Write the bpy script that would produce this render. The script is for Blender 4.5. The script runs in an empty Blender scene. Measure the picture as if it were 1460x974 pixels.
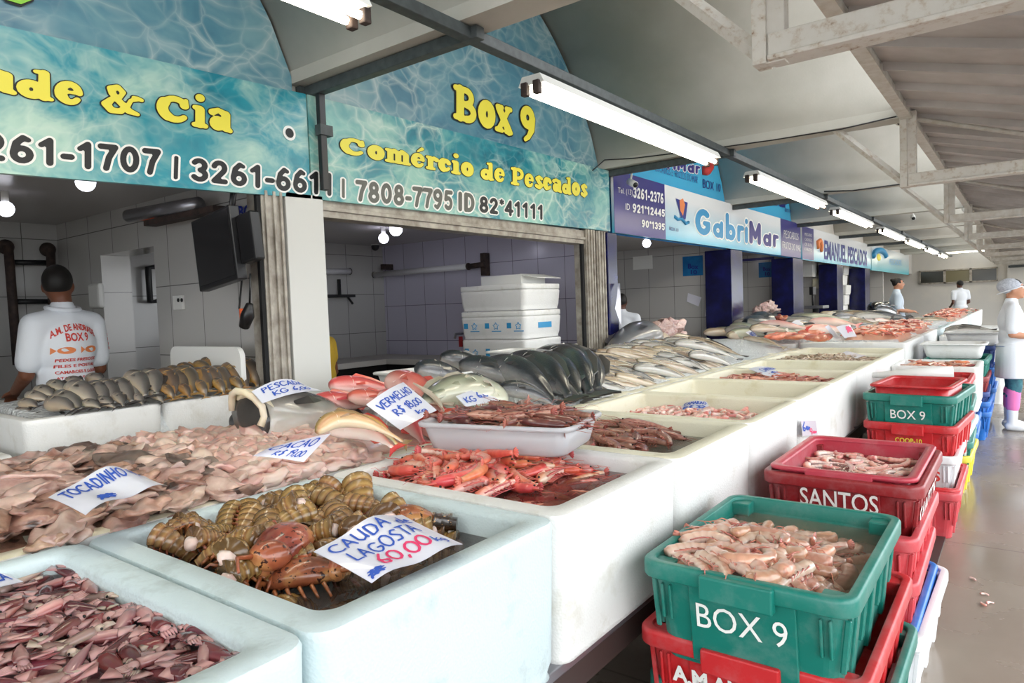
import bpy, bmesh, math, random
from mathutils import Vector, Matrix, Euler
from mathutils.bvhtree import BVHTree
from mathutils import noise as mnoise
PI = math.pi
S = bpy.context.scene
COL = S.collection
random.seed(7)

# ---------------------------------------------------------------- camera
FPX, YAW, PITCH, ROLL = 970.6, .64575, .04894, .03665
_cy, _sy = math.cos(YAW), math.sin(YAW)
FW = Vector((-_sy*math.cos(PITCH), _cy*math.cos(PITCH), -math.sin(PITCH)))
_r = Vector((_cy, _sy, 0)); _d = FW.cross(_r)
_c, _s = math.cos(ROLL), math.sin(ROLL)
RT = _c*_r + _s*_d
DN = -_s*_r + _c*_d
EYE = Vector((0, 0, 1.57))
cd = bpy.data.cameras.new('camera'); co = bpy.data.objects.new('camera', cd); COL.objects.link(co)
cd.sensor_width = 36; cd.lens = FPX/1460*36; cd.clip_start = .05; cd.clip_end = 200
m = Matrix.Identity(4)
for i in range(3):
    m[i][0] = RT[i]; m[i][1] = -DN[i]; m[i][2] = -FW[i]; m[i][3] = EYE[i]
co.matrix_world = m
S.camera = co

def at(x, y, X=None, Y=None, Z=None):
    """the point of a world plane seen at a pixel of the 1460x974 photograph"""
    d = RT*((x-730)/FPX) + DN*((y-487)/FPX) + FW
    if X is not None: t = (X-EYE.x)/d.x
    elif Y is not None: t = (Y-EYE.y)/d.y
    else: t = (Z-EYE.z)/d.z
    return EYE + d*t

S.view_settings.view_transform = 'Standard'
S.view_settings.look = 'None'
S.view_settings.exposure = 0.0
S.view_settings.gamma = 1.0

# ---------------------------------------------------------------- materials
def lin(h):
    if not isinstance(h, str): return tuple(h)
    h = h.lstrip('#')
    v = [int(h[i:i+2], 16)/255 for i in (0, 2, 4)]
    return tuple(c/12.92 if c <= .04045 else ((c+.055)/1.055)**2.4 for c in v)

class NT:
    def __init__(s, name):
        s.m = bpy.data.materials.new(name); s.m.use_nodes = True
        s.t = s.m.node_tree; s.n = s.t.nodes; s.b = s.n['Principled BSDF']
    def add(s, typ, **k):
        n = s.n.new(typ)
        for a, v in k.items():
            if a.startswith('i_'):
                key = a[2:].replace('_', ' ')
                n.inputs[int(key) if key.isdigit() else key].default_value = v
            else: setattr(n, a, v)
        return n
    def link(s, a, b): s.t.links.new(a, b)
    def ramp(s, fac, stops, interp='LINEAR'):
        r = s.n.new('ShaderNodeValToRGB'); r.color_ramp.interpolation = interp
        e = r.color_ramp.elements
        while len(e) < len(stops): e.new(.5)
        for i, (p, c) in enumerate(stops):
            e[i].position = p; c = lin(c); e[i].color = (*c, 1)
        s.link(fac, r.inputs[0]); return r.outputs[0]
    def mix(s, fac, a, b, mode='MIX'):
        n = s.n.new('ShaderNodeMix'); n.data_type = 'RGBA'; n.blend_type = mode
        for sock, v in ((n.inputs['Factor'], fac), (n.inputs['A'], a), (n.inputs['B'], b)):
            sk = [i for i in n.inputs if i.name == sock.name and (i.type == 'RGBA' if sock.name != 'Factor' else i.type == 'VALUE')][0]
            if hasattr(v, 'is_output'): s.link(v, sk)
            elif sk.type == 'VALUE': sk.default_value = v
            else: sk.default_value = (*lin(v), 1)
        return [o for o in n.outputs if o.type == 'RGBA'][0]
    def coord(s, kind='Object', scale=(1, 1, 1)):
        c = s.n.new('ShaderNodeTexCoord'); mp = s.n.new('ShaderNodeMapping'); mp.inputs['Scale'].default_value = scale
        s.link(c.outputs[kind], mp.inputs[0]); return mp.outputs[0]
    def noise(s, vec, scale, detail=4, rough=.55, dist=0):
        n = s.n.new('ShaderNodeTexNoise'); n.inputs['Scale'].default_value = scale; n.inputs['Detail'].default_value = detail
        n.inputs['Roughness'].default_value = rough; n.inputs['Distortion'].default_value = dist
        s.link(vec, n.inputs['Vector']); return n.outputs['Fac']
    def bump(s, h, strength=.3, dist=.01):
        b = s.n.new('ShaderNodeBump'); b.inputs['Strength'].default_value = strength; b.inputs['Distance'].default_value = dist
        s.link(h, b.inputs['Height']); s.link(b.outputs[0], s.b.inputs['Normal'])
    def base(s, v):
        if hasattr(v, 'is_output'): s.link(v, s.b.inputs['Base Color'])
        else: s.b.inputs['Base Color'].default_value = (*lin(v), 1)
    def set(s, **k):
        for a, v in k.items(): s.b.inputs[a.replace('_', ' ')].default_value = v
        return s

M = {}
def simple(name, col, rough=.5, metal=0, var=0.0, scale=8, dark=None, bump=0, bscale=40, spec=.5, sss=0, coat=0, rnd=0):
    """plain surface with optional noise mottling (var), bump and per-object random lightness (rnd)"""
    t = NT(name); t.set(Roughness=rough, Metallic=metal)
    t.b.inputs['Specular IOR Level'].default_value = spec
    if coat: t.b.inputs['Coat Weight'].default_value = coat; t.b.inputs['Coat Roughness'].default_value = .08
    if sss:
        t.b.inputs['Subsurface Weight'].default_value = sss; t.b.inputs['Subsurface Scale'].default_value = .01
        t.b.inputs['Subsurface Radius'].default_value = (1, .4, .25)
    v = t.coord()
    c = None
    if var:
        d = dark or tuple(x*.55 for x in lin(col))
        c = t.mix(t.ramp(t.noise(v, scale, 5), [(.5-var*.4, (0, 0, 0)), (.5+.22, (1, 1, 1))]), d, col)
    if rnd:
        oi = t.n.new('ShaderNodeObjectInfo')
        hs = t.n.new('ShaderNodeHueSaturation')
        mr = t.add('ShaderNodeMapRange'); mr.inputs['To Min'].default_value = 1-rnd; mr.inputs['To Max'].default_value = 1+rnd
        t.link(oi.outputs['Random'], mr.inputs[0]); t.link(mr.outputs[0], hs.inputs['Value'])
        m2 = t.add('ShaderNodeMath', operation='MULTIPLY_ADD'); m2.inputs[1].default_value = -.05*rnd*2; m2.inputs[2].default_value = .5+.025*rnd*2
        t.link(oi.outputs['Random'], m2.inputs[0]); t.link(m2.outputs[0], hs.inputs['Hue'])
        if c is None: hs.inputs['Color'].default_value = (*lin(col), 1)
        else: t.link(c, hs.inputs['Color'])
        c = hs.outputs[0]
    t.base(c if c is not None else col)
    if bump: t.bump(t.noise(v, bscale, 4), bump, .01)
    M[name] = t.m
    return t

def emis(name, col, st):
    t = NT(name); t.base('#ffffff'); t.b.inputs['Emission Color'].default_value = (*lin(col), 1); t.b.inputs['Emission Strength'].default_value = st
    M[name] = t.m

# ---------------------------------------------------------------- mesh helpers
def new_obj(name, me, parent=None):
    o = bpy.data.objects.new(name, me); COL.objects.link(o)
    if parent is not None: o.parent = parent
    return o

def tag(o, label=None, cat=None, group=None, kind=None):
    if label: o['label'] = label
    if cat: o['category'] = cat
    if group: o['group'] = group
    if kind: o['kind'] = kind
    return o

def empty(name, loc=(0, 0, 0), rot=(0, 0, 0)):
    o = bpy.data.objects.new(name, None); COL.objects.link(o); o.location = loc; o.rotation_euler = rot
    o.empty_display_size = .05
    return o

def thing(name, label, cat, loc=(0, 0, 0), rot=(0, 0, 0), group=None):
    return tag(empty(name, loc, rot), label, cat, group)

def kids(o): return [c for c in COL.objects if c.parent is o]

class Tree:
    """a thing with its parts and sub-parts, ready to be copied"""
    def __init__(s, root, parts): s.root = root; s.parts = parts; s.used = False
    def place(s, mw, label, cat, group=None):
        if not s.used:
            s.used = True; r = s.root
        else:
            r = s.root.copy(); COL.objects.link(r); mp = {s.root: r}
            for p in s.parts:
                c = p.copy(); COL.objects.link(c); par = mp[p.parent]; c.parent = par; mp[p] = c
        r.matrix_world = mw
        for k in ('label', 'category', 'group'):
            if k in r: del r[k]
        return tag(r, label, cat, group)

class MB:
    """collects shapes into one mesh"""
    def __init__(s): s.v = []; s.f = []; s.mi = []; s.sm = []
    def add(s, vs, fs, mi=0, smooth=False):
        o = len(s.v); s.v += [tuple(v) for v in vs]; s.f += [tuple(i+o for i in f) for f in fs]; s.mi += [mi]*len(fs); s.sm += [smooth]*len(fs)
        return s
    def box(s, lo, hi, mi=0, mw=None):
        x0, y0, z0 = lo; x1, y1, z1 = hi
        v = [Vector(p) for p in ((x0,y0,z0),(x1,y0,z0),(x1,y1,z0),(x0,y1,z0),(x0,y0,z1),(x1,y0,z1),(x1,y1,z1),(x0,y1,z1))]
        if mw is not None: v = [mw @ p for p in v]
        return s.add(v, [(3,2,1,0),(4,5,6,7),(0,1,5,4),(1,2,6,5),(2,3,7,6),(3,0,4,7)], mi)
    def hexa(s, v, mi=0): return s.add(v, [(3,2,1,0),(4,5,6,7),(0,1,5,4),(1,2,6,5),(2,3,7,6),(3,0,4,7)], mi)
    def loft(s, loops, cap0=True, cap1=True, mi=0, smooth=True, closed=True):
        n = len(loops[0]); vs = [p for l in loops for p in l]; fs = []
        for i in range(len(loops)-1):
            for j in range(n if closed else n-1):
                k = (j+1) % n
                fs.append((i*n+j, i*n+k, (i+1)*n+k, (i+1)*n+j))
        if cap0: fs.append(tuple(reversed(range(n))))
        if cap1: fs.append(tuple((len(loops)-1)*n+j for j in range(n)))
        return s.add(vs, fs, mi, smooth)
    def tube(s, pts, r, n=8, mi=0, smooth=True, rs=None):
        pts = [Vector(p) for p in pts]; loops = []
        up = Vector((0, 0, 1)); prev = None
        for i, p in enumerate(pts):
            d = (pts[min(i+1, len(pts)-1)]-pts[max(i-1, 0)]).normalized()
            if prev is None:
                a = d.cross(up)
                if a.length < .01: a = d.cross(Vector((1, 0, 0)))
            else: a = prev - d*prev.dot(d)
            a.normalize(); prev = a; b = d.cross(a)
            rr = rs[i] if rs else r
            loops.append([p + a*(math.cos(2*PI*k/n)*rr) + b*(math.sin(2*PI*k/n)*rr) for k in range(n)])
        return s.loft(loops, mi=mi, smooth=smooth)
    def ell(s, c, r, nu=12, nv=8, mi=0, mw=None):
        c = Vector(c); loops = []
        if not hasattr(r, '__len__'): r = (r, r, r)
        for i in range(nv+1):
            t = -PI/2 + PI*i/nv; cz = max(math.cos(t), .02)
            l = [Vector((cz*math.cos(2*PI*k/nu)*r[0], cz*math.sin(2*PI*k/nu)*r[1], math.sin(t)*r[2])) for k in range(nu)]
            loops.append([(mw @ p if mw is not None else p)+c for p in l])
        return s.loft(loops, mi=mi)
    def mesh(s, name, mats):
        me = bpy.data.meshes.new(name); me.from_pydata(s.v, [], s.f)
        me.polygons.foreach_set('material_index', s.mi); me.polygons.foreach_set('use_smooth', s.sm)
        for x in (mats if isinstance(mats, (list, tuple)) else [mats]): me.materials.append(M[x] if isinstance(x, str) else x)
        me.update(); return me
    def build(s, name, mats, parent=None, bevel=0, seg=2):
        o = new_obj(name, s.mesh(name, mats), parent)
        if bevel:
            b = o.modifiers.new('bevel', 'BEVEL'); b.width = bevel; b.segments = seg; b.limit_method = 'ANGLE'; b.angle_limit = .6
        return o

def struct(o): o['kind'] = 'structure'; return o

def rrect(w, h, r, z, n=5, cx=0, cy=0):
    """rounded rectangle loop in XY"""
    out = []
    for (sx, sy, a0) in ((1, 1, 0), (-1, 1, PI/2), (-1, -1, PI), (1, -1, 1.5*PI)):
        for k in range(n+1):
            a = a0 + PI/2*k/n
            out.append(Vector((cx + sx*(w/2-r) + r*math.cos(a), cy + sy*(h/2-r) + r*math.sin(a), z)))
    return out

def recenter(o):
    """move a mesh object's origin to the bottom centre of its mesh (top-level, unrotated objects)"""
    vs = o.data.vertices
    xs = [v.co.x for v in vs]; ys = [v.co.y for v in vs]; zs = [v.co.z for v in vs]
    c = Vector(((min(xs)+max(xs))/2, (min(ys)+max(ys))/2, min(zs)))
    o.data.transform(Matrix.Translation(-c)); o.location = o.location + c
    return o

# ---------------------------------------------------------------- lettering
def font_mesh(body, offset=0.0, res=3):
    cu = bpy.data.curves.new('t', 'FONT'); cu.body = body; cu.resolution_u = res; cu.offset = offset; cu.align_x = 'LEFT'
    o = bpy.data.objects.new('t', cu); COL.objects.link(o)
    dg = bpy.context.evaluated_depsgraph_get(); dg.update()
    me = bpy.data.meshes.new_from_object(o.evaluated_get(dg))
    vs = [v.co.copy() for v in me.vertices]; fs = [tuple(p.vertices) for p in me.polygons]
    bpy.data.objects.remove(o); bpy.data.curves.remove(cu); bpy.data.meshes.remove(me)
    return vs, fs

def arc(cx, cy, rx, ry, a0, a1, r0, r1=None, n=10):
    r1 = r0 if r1 is None else r1
    return [(cx+rx*math.cos(math.radians(a0+(a1-a0)*i/n)), cy+ry*math.sin(math.radians(a0+(a1-a0)*i/n)), r0+(r1-r0)*i/n) for i in range(n+1)]

T = .115
COOPER = {   # fat rounded serif letters: strokes of (x, y, radius); advance width
 'C': ([arc(.5,.5,.34,.36,42,318,.1,.09,16)[:6]+[(p[0],p[1],.15) for p in arc(.5,.5,.34,.36,145,235,.1,.1,6)]+arc(.5,.5,.34,.36,240,318,.13,.08,6), [(.76,.68,.13),(.8,.86,.06)]], .98),
 'B': ([[(.22,.1,.13),(.22,.9,.13)], [(.06,.08,.08),(.4,.08,.08)], [(.06,.92,.08),(.4,.92,.08)], arc(.42,.71,.2,.2,90,-90,.09,.09,8), arc(.44,.29,.26,.21,90,-90,.1,.1,8), [(.22,.5,.08),(.45,.5,.07)]], .86),
 'P': ([[(.22,.1,.13),(.22,.9,.13)], [(.06,.07,.08),(.42,.07,.08)], [(.06,.92,.08),(.4,.92,.08)], arc(.42,.67,.26,.25,90,-90,.1,.1,8), [(.22,.42,.08),(.45,.42,.07)]], .82),
 '9': ([arc(.36,.66,.2,.22,0,360,.12,.12,16), [(.58,.66,.12),(.56,.35,.11),(.4,.1,.08),(.25,.0,.06)]], .76),
 'o': ([arc(.34,.33,.19,.22,0,360,.13,.13,16)], .7),
 'a': ([arc(.28,.22,.13,.12,0,360,.1,.1,12), [(.53,.5,.12),(.53,.12,.12),(.66,.06,.07)], [(.12,.52,.1),(.3,.6,.075),(.53,.5,.11)]], .72),
 'd': ([arc(.3,.3,.17,.2,0,360,.12,.12,14), [(.56,.1,.12),(.56,.92,.11)], [(.4,.94,.06),(.56,.94,.07)], [(.56,.07,.07),(.7,.07,.06)]], .76),
 'e': ([[(.17,.35,.045),(.5,.36,.045)], arc(.34,.33,.2,.25,8,200,.075,.12,10)+arc(.34,.33,.2,.25,210,325,.12,.06,8)], .68),
 '\u00e9': ([[(.17,.35,.045),(.5,.36,.045)], arc(.34,.33,.2,.25,8,200,.075,.12,10)+arc(.34,.33,.2,.25,210,325,.12,.06,8), [(.32,.74,.04),(.5,.88,.075)]], .68),
 'c': ([arc(.34,.33,.19,.22,50,325,.1,.07,14), arc(.34,.33,.19,.22,120,240,.14,.14,6), [(.48,.47,.1),(.5,.44,.1)]], .64),
 'i': ([[(.22,.1,.12),(.22,.52,.12)], [(.08,.57,.07),(.22,.57,.07)], [(.06,.07,.07),(.38,.07,.07)], [(.22,.86,.12),(.221,.861,.12)]], .46),
 'm': ([[(.2,.1,.11),(.2,.52,.11)], [(.06,.57,.07),(.2,.57,.07)], [(.06,.07,.07),(.3,.07,.07)], [(.2,.42,.07),(.36,.57,.1),(.52,.46,.11),(.52,.1,.11)], [(.42,.07,.07),(.62,.07,.07)], [(.52,.42,.07),(.68,.57,.1),(.84,.46,.11),(.84,.1,.11)], [(.74,.07,.07),(.98,.07,.07)]], 1.04),
 'r': ([[(.2,.1,.11),(.2,.52,.11)], [(.06,.57,.07),(.2,.57,.07)], [(.06,.07,.07),(.36,.07,.07)], [(.2,.4,.07),(.36,.56,.08),(.47,.5,.11)]], .56),
 's': ([[(.47,.52,.09),(.32,.6,.07),(.17,.49,.11),(.3,.34,.11),(.46,.2,.12),(.32,.06,.08),(.13,.14,.1)]], .58),
 'x': ([[(.12,.56,.11),(.52,.08,.12)], [(.5,.57,.07),(.12,.08,.07)], [(.05,.6,.06),(.24,.6,.06)], [(.42,.6,.06),(.6,.6,.06)], [(.02,.05,.06),(.24,.05,.06)], [(.4,.05,.06),(.62,.05,.06)]], .64),
 '&': ([[(.88,.62,.08),(.72,.52,.05),(.64,.3,.06),(.46,.08,.09),(.25,.07,.1),(.13,.25,.11),(.25,.44,.08),(.47,.58,.05),(.53,.76,.07),(.4,.91,.08),(.25,.82,.1),(.28,.65,.09),(.46,.4,.09),(.68,.14,.1),(.88,.08,.06)], [(.8,.64,.06),(.98,.6,.06)]], 1.02),
 ' ': ([], .34),
}
COOPER = {k: ([[(x, y*1.22, r*1.1) for x, y, r in q] for q in st], adv) if k in 'oaecmrsxi\u00e9' else (st, adv) for k, (st, adv) in COOPER.items()}
Q = .1
SANS = {   # heavy sans-serif figures and letters as strokes
 '0': ([arc(.34,.5,.22,.39,0,360,Q,Q,20)], .76), '1': ([[(.12,.72,.085),(.36,.9,Q),(.36,.09,Q)]], .66), '2': ([arc(.33,.67,.2,.22,165,-40,Q,Q,10)+[(.13,.1,Q),(.55,.1,Q)]], .74), '3': ([arc(.31,.69,.2,.2,150,-80,Q,Q,9), arc(.31,.29,.22,.2,80,-150,Q,Q,9)], .72),
 '4': ([[(.46,.09,Q),(.46,.88,Q),(.09,.32,.09),(.62,.32,.09)]], .76), '5': ([[(.55,.89,Q),(.18,.89,Q),(.13,.52,.09)], arc(.32,.35,.22,.25,130,-140,Q,Q,10)], .74), '6': ([arc(.35,.31,.22,.22,0,360,Q,Q,14), [(.13,.36,Q),(.2,.7,Q),(.38,.9,Q),(.52,.84,.08)]], .76), '7': ([[(.1,.89,Q),(.56,.89,Q),(.36,.5,Q),(.27,.09,Q)]], .7),
 '8': ([arc(.34,.7,.18,.19,0,360,Q,Q,14), arc(.34,.29,.22,.2,0,360,Q,Q,14)], .74), '9': ([arc(.33,.68,.22,.22,0,360,Q,Q,14), [(.55,.62,Q),(.48,.3,Q),(.3,.09,Q),(.15,.15,.08)]], .76), '-': ([[(.1,.38,Q),(.32,.38,Q)]], .46), '*': ([[(.2,.95,.05),(.2,.65,.05)], [(.07,.87,.05),(.33,.73,.05)], [(.33,.87,.05),(.07,.73,.05)]], .42), '|': ([[(.1,0,.06),(.1,.98,.06)]], .3),
 'I': ([[(.14,.1,.11),(.14,.9,.11)]], .36), 'D': ([[(.14,.1,.11),(.14,.9,.11),(.3,.9,.09)]+arc(.3,.5,.28,.4,90,-90,Q,Q,10)+[(.14,.1,.1)]], .8), 'G': ([arc(.42,.5,.3,.4,50,330,.12,.12,14)+[(.7,.46,.09),(.48,.46,.09)]], .92), 'M': ([[(.14,.1,.11),(.14,.9,.11),(.42,.3,.09),(.7,.9,.11),(.7,.1,.11)]], .96),
 'a': ([arc(.3,.28,.19,.2,0,360,.09,.09,12), [(.52,.58,.09),(.52,.08,.09)]], .72), 'b': ([arc(.36,.3,.2,.21,0,360,.1,.1,12), [(.14,.1,.1),(.14,.95,.1)]], .74), 'r': ([[(.14,.1,.1),(.14,.55,.1)], [(.14,.4,.07),(.28,.56,.09),(.4,.55,.09)]], .52), 'i': ([[(.14,.1,.1),(.14,.55,.1)], [(.14,.85,.1),(.141,.86,.1)]], .34), ' ': ([], .3),
}
def _g(*st): return [[(x, y, 0) for x, y in s] for s in st]
def _o(cx, cy, rx, ry, a0=0, a1=360, n=9): return [(cx+rx*math.cos(math.radians(a0+(a1-a0)*i/n)), cy+ry*math.sin(math.radians(a0+(a1-a0)*i/n))) for i in range(n+1)]
PEN = {   # single-stroke hand lettering
 'A': (_g([(0,0),(.3,1),(.6,0)],[(.12,.35),(.5,.38)]), .75), 'B': (_g([(.05,0),(.05,1),(.4,.9),(.4,.6),(.05,.52),(.5,.4),(.45,.05),(.05,0)]), .7),
 'C': (_g(_o(.4,.5,.38,.48,50,310)), .8), 'D': (_g([(.05,0),(.05,1),(.45,.85),(.55,.5),(.4,.1),(.05,0)]), .7), 'E': (_g([(.5,1),(.05,1),(.05,0),(.5,0)],[(.05,.5),(.4,.52)]), .65),
 'F': (_g([(.5,1),(.05,1),(.05,0)],[(.05,.5),(.4,.52)]), .6), 'G': (_g(_o(.4,.5,.36,.48,50,340)+[(.72,.45),(.45,.45)]), .85), 'H': (_g([(.05,0),(.05,1)],[(.5,0),(.5,1)],[(.05,.5),(.5,.5)]), .7),
 'I': (_g([(.1,0),(.1,1)]), .28), 'J': (_g([(.4,1),(.4,.2),(.2,0),(0,.15)]), .55), 'K': (_g([(.05,0),(.05,1)],[(.5,1),(.05,.45),(.55,0)]), .65), 'L': (_g([(.08,1),(.02,0),(.5,.05)]), .6),
 'M': (_g([(0,0),(.1,1),(.35,.4),(.6,1),(.7,0)]), .85), 'N': (_g([(.02,0),(.05,1),(.5,0),(.52,1)]), .7), 'O': (_g(_o(.35,.5,.33,.5)), .8), 'P': (_g([(.05,0),(.05,1),(.45,.9),(.45,.6),(.05,.5)]), .65),
 'Q': (_g(_o(.35,.5,.33,.5),[(.4,.3),(.75,-.1)]), .8), 'R': (_g([(.05,0),(.05,1),(.45,.9),(.42,.6),(.05,.5),(.55,0)]), .7), 'S': (_g([(.5,.9),(.25,1),(.05,.75),(.45,.35),(.35,.03),(0,.1)]), .62),
 'T': (_g([(0,1),(.6,1)],[(.3,1),(.3,0)]), .68), 'U': (_g([(.05,1),(.05,.25),(.25,0),(.5,.2),(.52,1)],[(.52,.3),(.56,0)]), .72), 'V': (_g([(0,1),(.28,0),(.55,1)]), .65), 'X': (_g([(0,0),(.5,1)],[(0,1),(.5,0)]), .62),
 'Z': (_g([(0,1),(.5,1),(0,0),(.5,0)]), .62), 'd': (_g(_o(.2,.22,.2,.22)+[(.4,.22),(.42,.9)],[(.42,.3),(.48,0)]), .6), 'e': (_g([(.02,.3),(.4,.35),(.25,.58),(.05,.35),(.15,.05),(.42,.08)]), .52),
 'k': (_g([(.05,0),(.05,1)],[(.4,.6),(.05,.3),(.42,0)]), .5), 'g': (_g(_o(.2,.3,.2,.2)+[(.4,.3),(.4,-.2),(.15,-.3)]), .5), '0': (_g(_o(.28,.4,.26,.42)), .62), '1': (_g([(.0,.75),(.2,1),(.2,0)]), .35),
 '2': (_g([(.02,.8),(.25,1),(.45,.75),(0,0),(.5,.05)]), .6), '3': (_g([(0,.95),(.45,.9),(.2,.55),(.48,.3),(.25,0),(0,.1)]), .58), '4': (_g([(.4,0),(.4,1),(0,.35),(.55,.35)]), .62), '5': (_g([(.45,1),(.08,1),(.05,.6),(.4,.5),(.4,.1),(0,.02)]), .55),
 '6': (_g([(.4,1),(.08,.5),(.1,.1),(.4,.05),(.45,.35),(.1,.4)]), .58), '7': (_g([(0,1),(.5,1),(.15,0)]), .55), '8': (_g(_o(.25,.73,.2,.25),_o(.25,.25,.25,.25)), .58), '9': (_g(_o(.22,.7,.22,.28)+[(.44,.7),(.35,0)]), .55),
 ',': (_g([(.1,.08),(.02,-.15)]), .22), '$': (_g([(.5,.85),(.25,.95),(.05,.72),(.45,.35),(.35,.08),(0,.15)],[(.25,1.1),(.25,-.1)]), .62), ' ': ([], .4), '-': (_g([(.05,.45),(.4,.45)]), .5), '.': (_g([(.08,.02),(.1,.04)]), .25), '~': (_g([(0,.3),(.15,.6),(.2,.2),(.35,.6),(.42,.2),(.6,.55),(.66,.25),(.85,.5)]), .95),
 '*': (_g([(0,0),(.3,.8),(.35,.1),(.6,.85),(.7,.1)],[(0,.5),(.9,.55)],[(.05,.2),(.85,.3)],[(.1,.75),(.8,.7)]), 1.0),
}
import numpy as np
_gc = {}
def glyph_cells(key, strokes, grow, pen, res):
    """outline-filled flat mesh of one stroke letter (marching squares over its distance field)"""
    k = (key, grow, pen, res)
    if k in _gc: return _gc[k]
    seg = [(a, b) for s in strokes for a, b in zip(s, s[1:])]
    if not seg: _gc[k] = ([], []); return _gc[k]
    rad = lambda p: (pen or p[2])+grow
    mx = max(rad(p) for s in strokes for p in s)+res
    x0 = min(p[0] for s in strokes for p in s)-mx; x1 = max(p[0] for s in strokes for p in s)+mx
    y0 = min(p[1] for s in strokes for p in s)-mx; y1 = max(p[1] for s in strokes for p in s)+mx
    nx, ny = int((x1-x0)/res)+2, int((y1-y0)/res)+2
    gx, gy = np.meshgrid(x0+np.arange(nx)*res, y0+np.arange(ny)*res, indexing='ij')
    D = np.full(gx.shape, 9.0)
    for a, b in seg:
        dx, dy = b[0]-a[0], b[1]-a[1]; l2 = dx*dx+dy*dy+1e-9
        t = np.clip(((gx-a[0])*dx+(gy-a[1])*dy)/l2, 0, 1)
        D = np.minimum(D, np.hypot(gx-a[0]-t*dx, gy-a[1]-t*dy)-(rad(a)+(rad(b)-rad(a))*t))
    vs, fs, idx = [], [], {}
    def vid(kk, p):
        if kk not in idx: idx[kk] = len(vs); vs.append(p)
        return idx[kk]
    for i in range(nx-1):
        for j in range(ny-1):
            c = [(i, j), (i+1, j), (i+1, j+1), (i, j+1)]; d = [D[q] for q in c]
            if min(d) >= 0: continue
            f = []
            for q in range(4):
                A, B, da, db = c[q], c[(q+1) % 4], d[q], d[(q+1) % 4]
                if da < 0: f.append(vid(A, (gx[A], gy[A])))
                if (da < 0) != (db < 0):
                    t = da/(da-db); e = (min(A, B), max(A, B))
                    f.append(vid(e, (gx[A]+(gx[B]-gx[A])*t, gy[A]+(gy[B]-gy[A])*t)))
            if len(f) > 2: fs.append(tuple(f))
    _gc[k] = (vs, fs); return _gc[k]

def stroke_mesh(body, glyphs, grow=0.0, pen=None, jit=0.0, res=None):
    """flat mesh of stroke letters, in units of cap height; returns verts (x, y) and faces"""
    vs, fs, x = [], [], 0.0
    rg = random.Random(len(body)*31+7)
    res = res or (.035 if glyphs is COOPER else .05)
    for ch in body:
        st, adv = glyphs.get(ch, glyphs[' '])
        dy = rg.uniform(-jit, jit)
        gv, gf = glyph_cells(ch+str(id(glyphs)), st, grow, pen, res)
        o = len(vs)
        vs += [(float(p[0])+x, float(p[1])+dy) for p in gv]; fs += [tuple(q+o for q in f) for f in gf]
        x += adv
    return vs, fs, x

def map_text(vs, fs, box, c00, c10, c01, c11, push, name, mat, parent=None):
    """bilinear placement of flat lettering: box = (x0, y0, x1, y1) of the letters goes to the four world corners"""
    x0, y0, x1, y1 = box; out = []
    c00, c10, c01, c11 = map(Vector, (c00, c10, c01, c11))
    nrm = (c10-c00).cross(c01-c00).normalized()*push
    for p in vs:
        u = (p[0]-x0)/(x1-x0); v = (p[1]-y0)/(y1-y0)
        out.append(c00*(1-u)*(1-v)+c10*u*(1-v)+c01*(1-u)*v+c11*u*v+nrm)
    return MB().add(out, fs).build(name, mat, parent)

def bb(vs): return (min(p[0] for p in vs), min(p[1] for p in vs), max(p[0] for p in vs), max(p[1] for p in vs))
def lettering(body, c00, c10, c01, c11, mat, parent=None, off=0.0, out=None, outmat=None, push=.004, name='lettering', cooper=False, sans=False):
    if cooper or sans:
        GL = SANS if sans else COOPER
        vs, fs, _ = stroke_mesh(body, GL, grow=.005)
        b = bb(vs)
        if out:
            v2, f2, _ = stroke_mesh(body, GL, grow=out+.005)
            map_text(v2, f2, b, c00, c10, c01, c11, push*.5, name+'_outline', outmat, parent)
    else:
        vs, fs = font_mesh(body, off)
        b = bb(vs)
        if out:
            v2, f2 = font_mesh(body, off+out)
            map_text(v2, f2, b, c00, c10, c01, c11, push*.5, name+'_outline', outmat, parent)
    return map_text(vs, fs, b, c00, c10, c01, c11, push, name, mat, parent)
# ---------------------------------------------------------------- surfaces
simple('vault_paint', '#bfbcb3', .85, var=.3, scale=1.6, dark='#aeaba1', bump=.12, bscale=60)
simple('roof_paint', '#c2bdba', .7, var=.3, scale=3, dark='#aca6a2')
simple('steel_white', '#d3d0ca', .55, var=.5, scale=14, dark='#b9b1a4', bump=.15)
t = NT('steel_rusty'); v = t.coord()
t.base(t.ramp(t.noise(v, 26, 6, .65), [(.28, '#7d5b44'), (.36, '#bfb4a6'), (.48, '#d0ccc4'), (1, '#d8d5cf')])); t.set(Roughness=.65); M['steel_rusty'] = t.m
simple('steel_grey', '#4c5354', .5, var=.4, scale=20, dark='#3a3f40')
simple('steel_black', '#1b1c1e', .4)
simple('plaster_white', '#cdc8c0', .75, var=.2, scale=2, dark='#c6c3bd')
simple('column_panel', '#c9c9c4', .45)
simple('blue_paint', '#16195c', .25, var=.2, scale=5, dark='#0c0e3a')
simple('aged_aluminium', '#b7b1a6', .55, var=.6, scale=12, dark='#7a7166', metal=.25)
simple('dark_gap', '#0c0c0e', .8)
simple('stall_ceiling', '#b9b5b3', .25)
simple('black_plastic', '#131316', .35)
simple('screen_black', '#1a1a1d', .22)
simple('white_plastic', '#e6e6e2', .4)
simple('rust_iron', '#4a3a33', .7, var=.5, scale=20, dark='#2b2221')
simple('pvc', '#dcdce0', .3)
simple('wood_grey', '#8a7f72', .7, var=.5, scale=10)
simple('steel_sink', '#9a9aa0', .3, metal=.8)
simple('glass_dark', '#34332c', .15, spec=.6); simple('glass_amber', '#6b6446', .15)
simple('orange_plastic', '#c8562a', .5); simple('red_paint', '#b5242a', .4)
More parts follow.
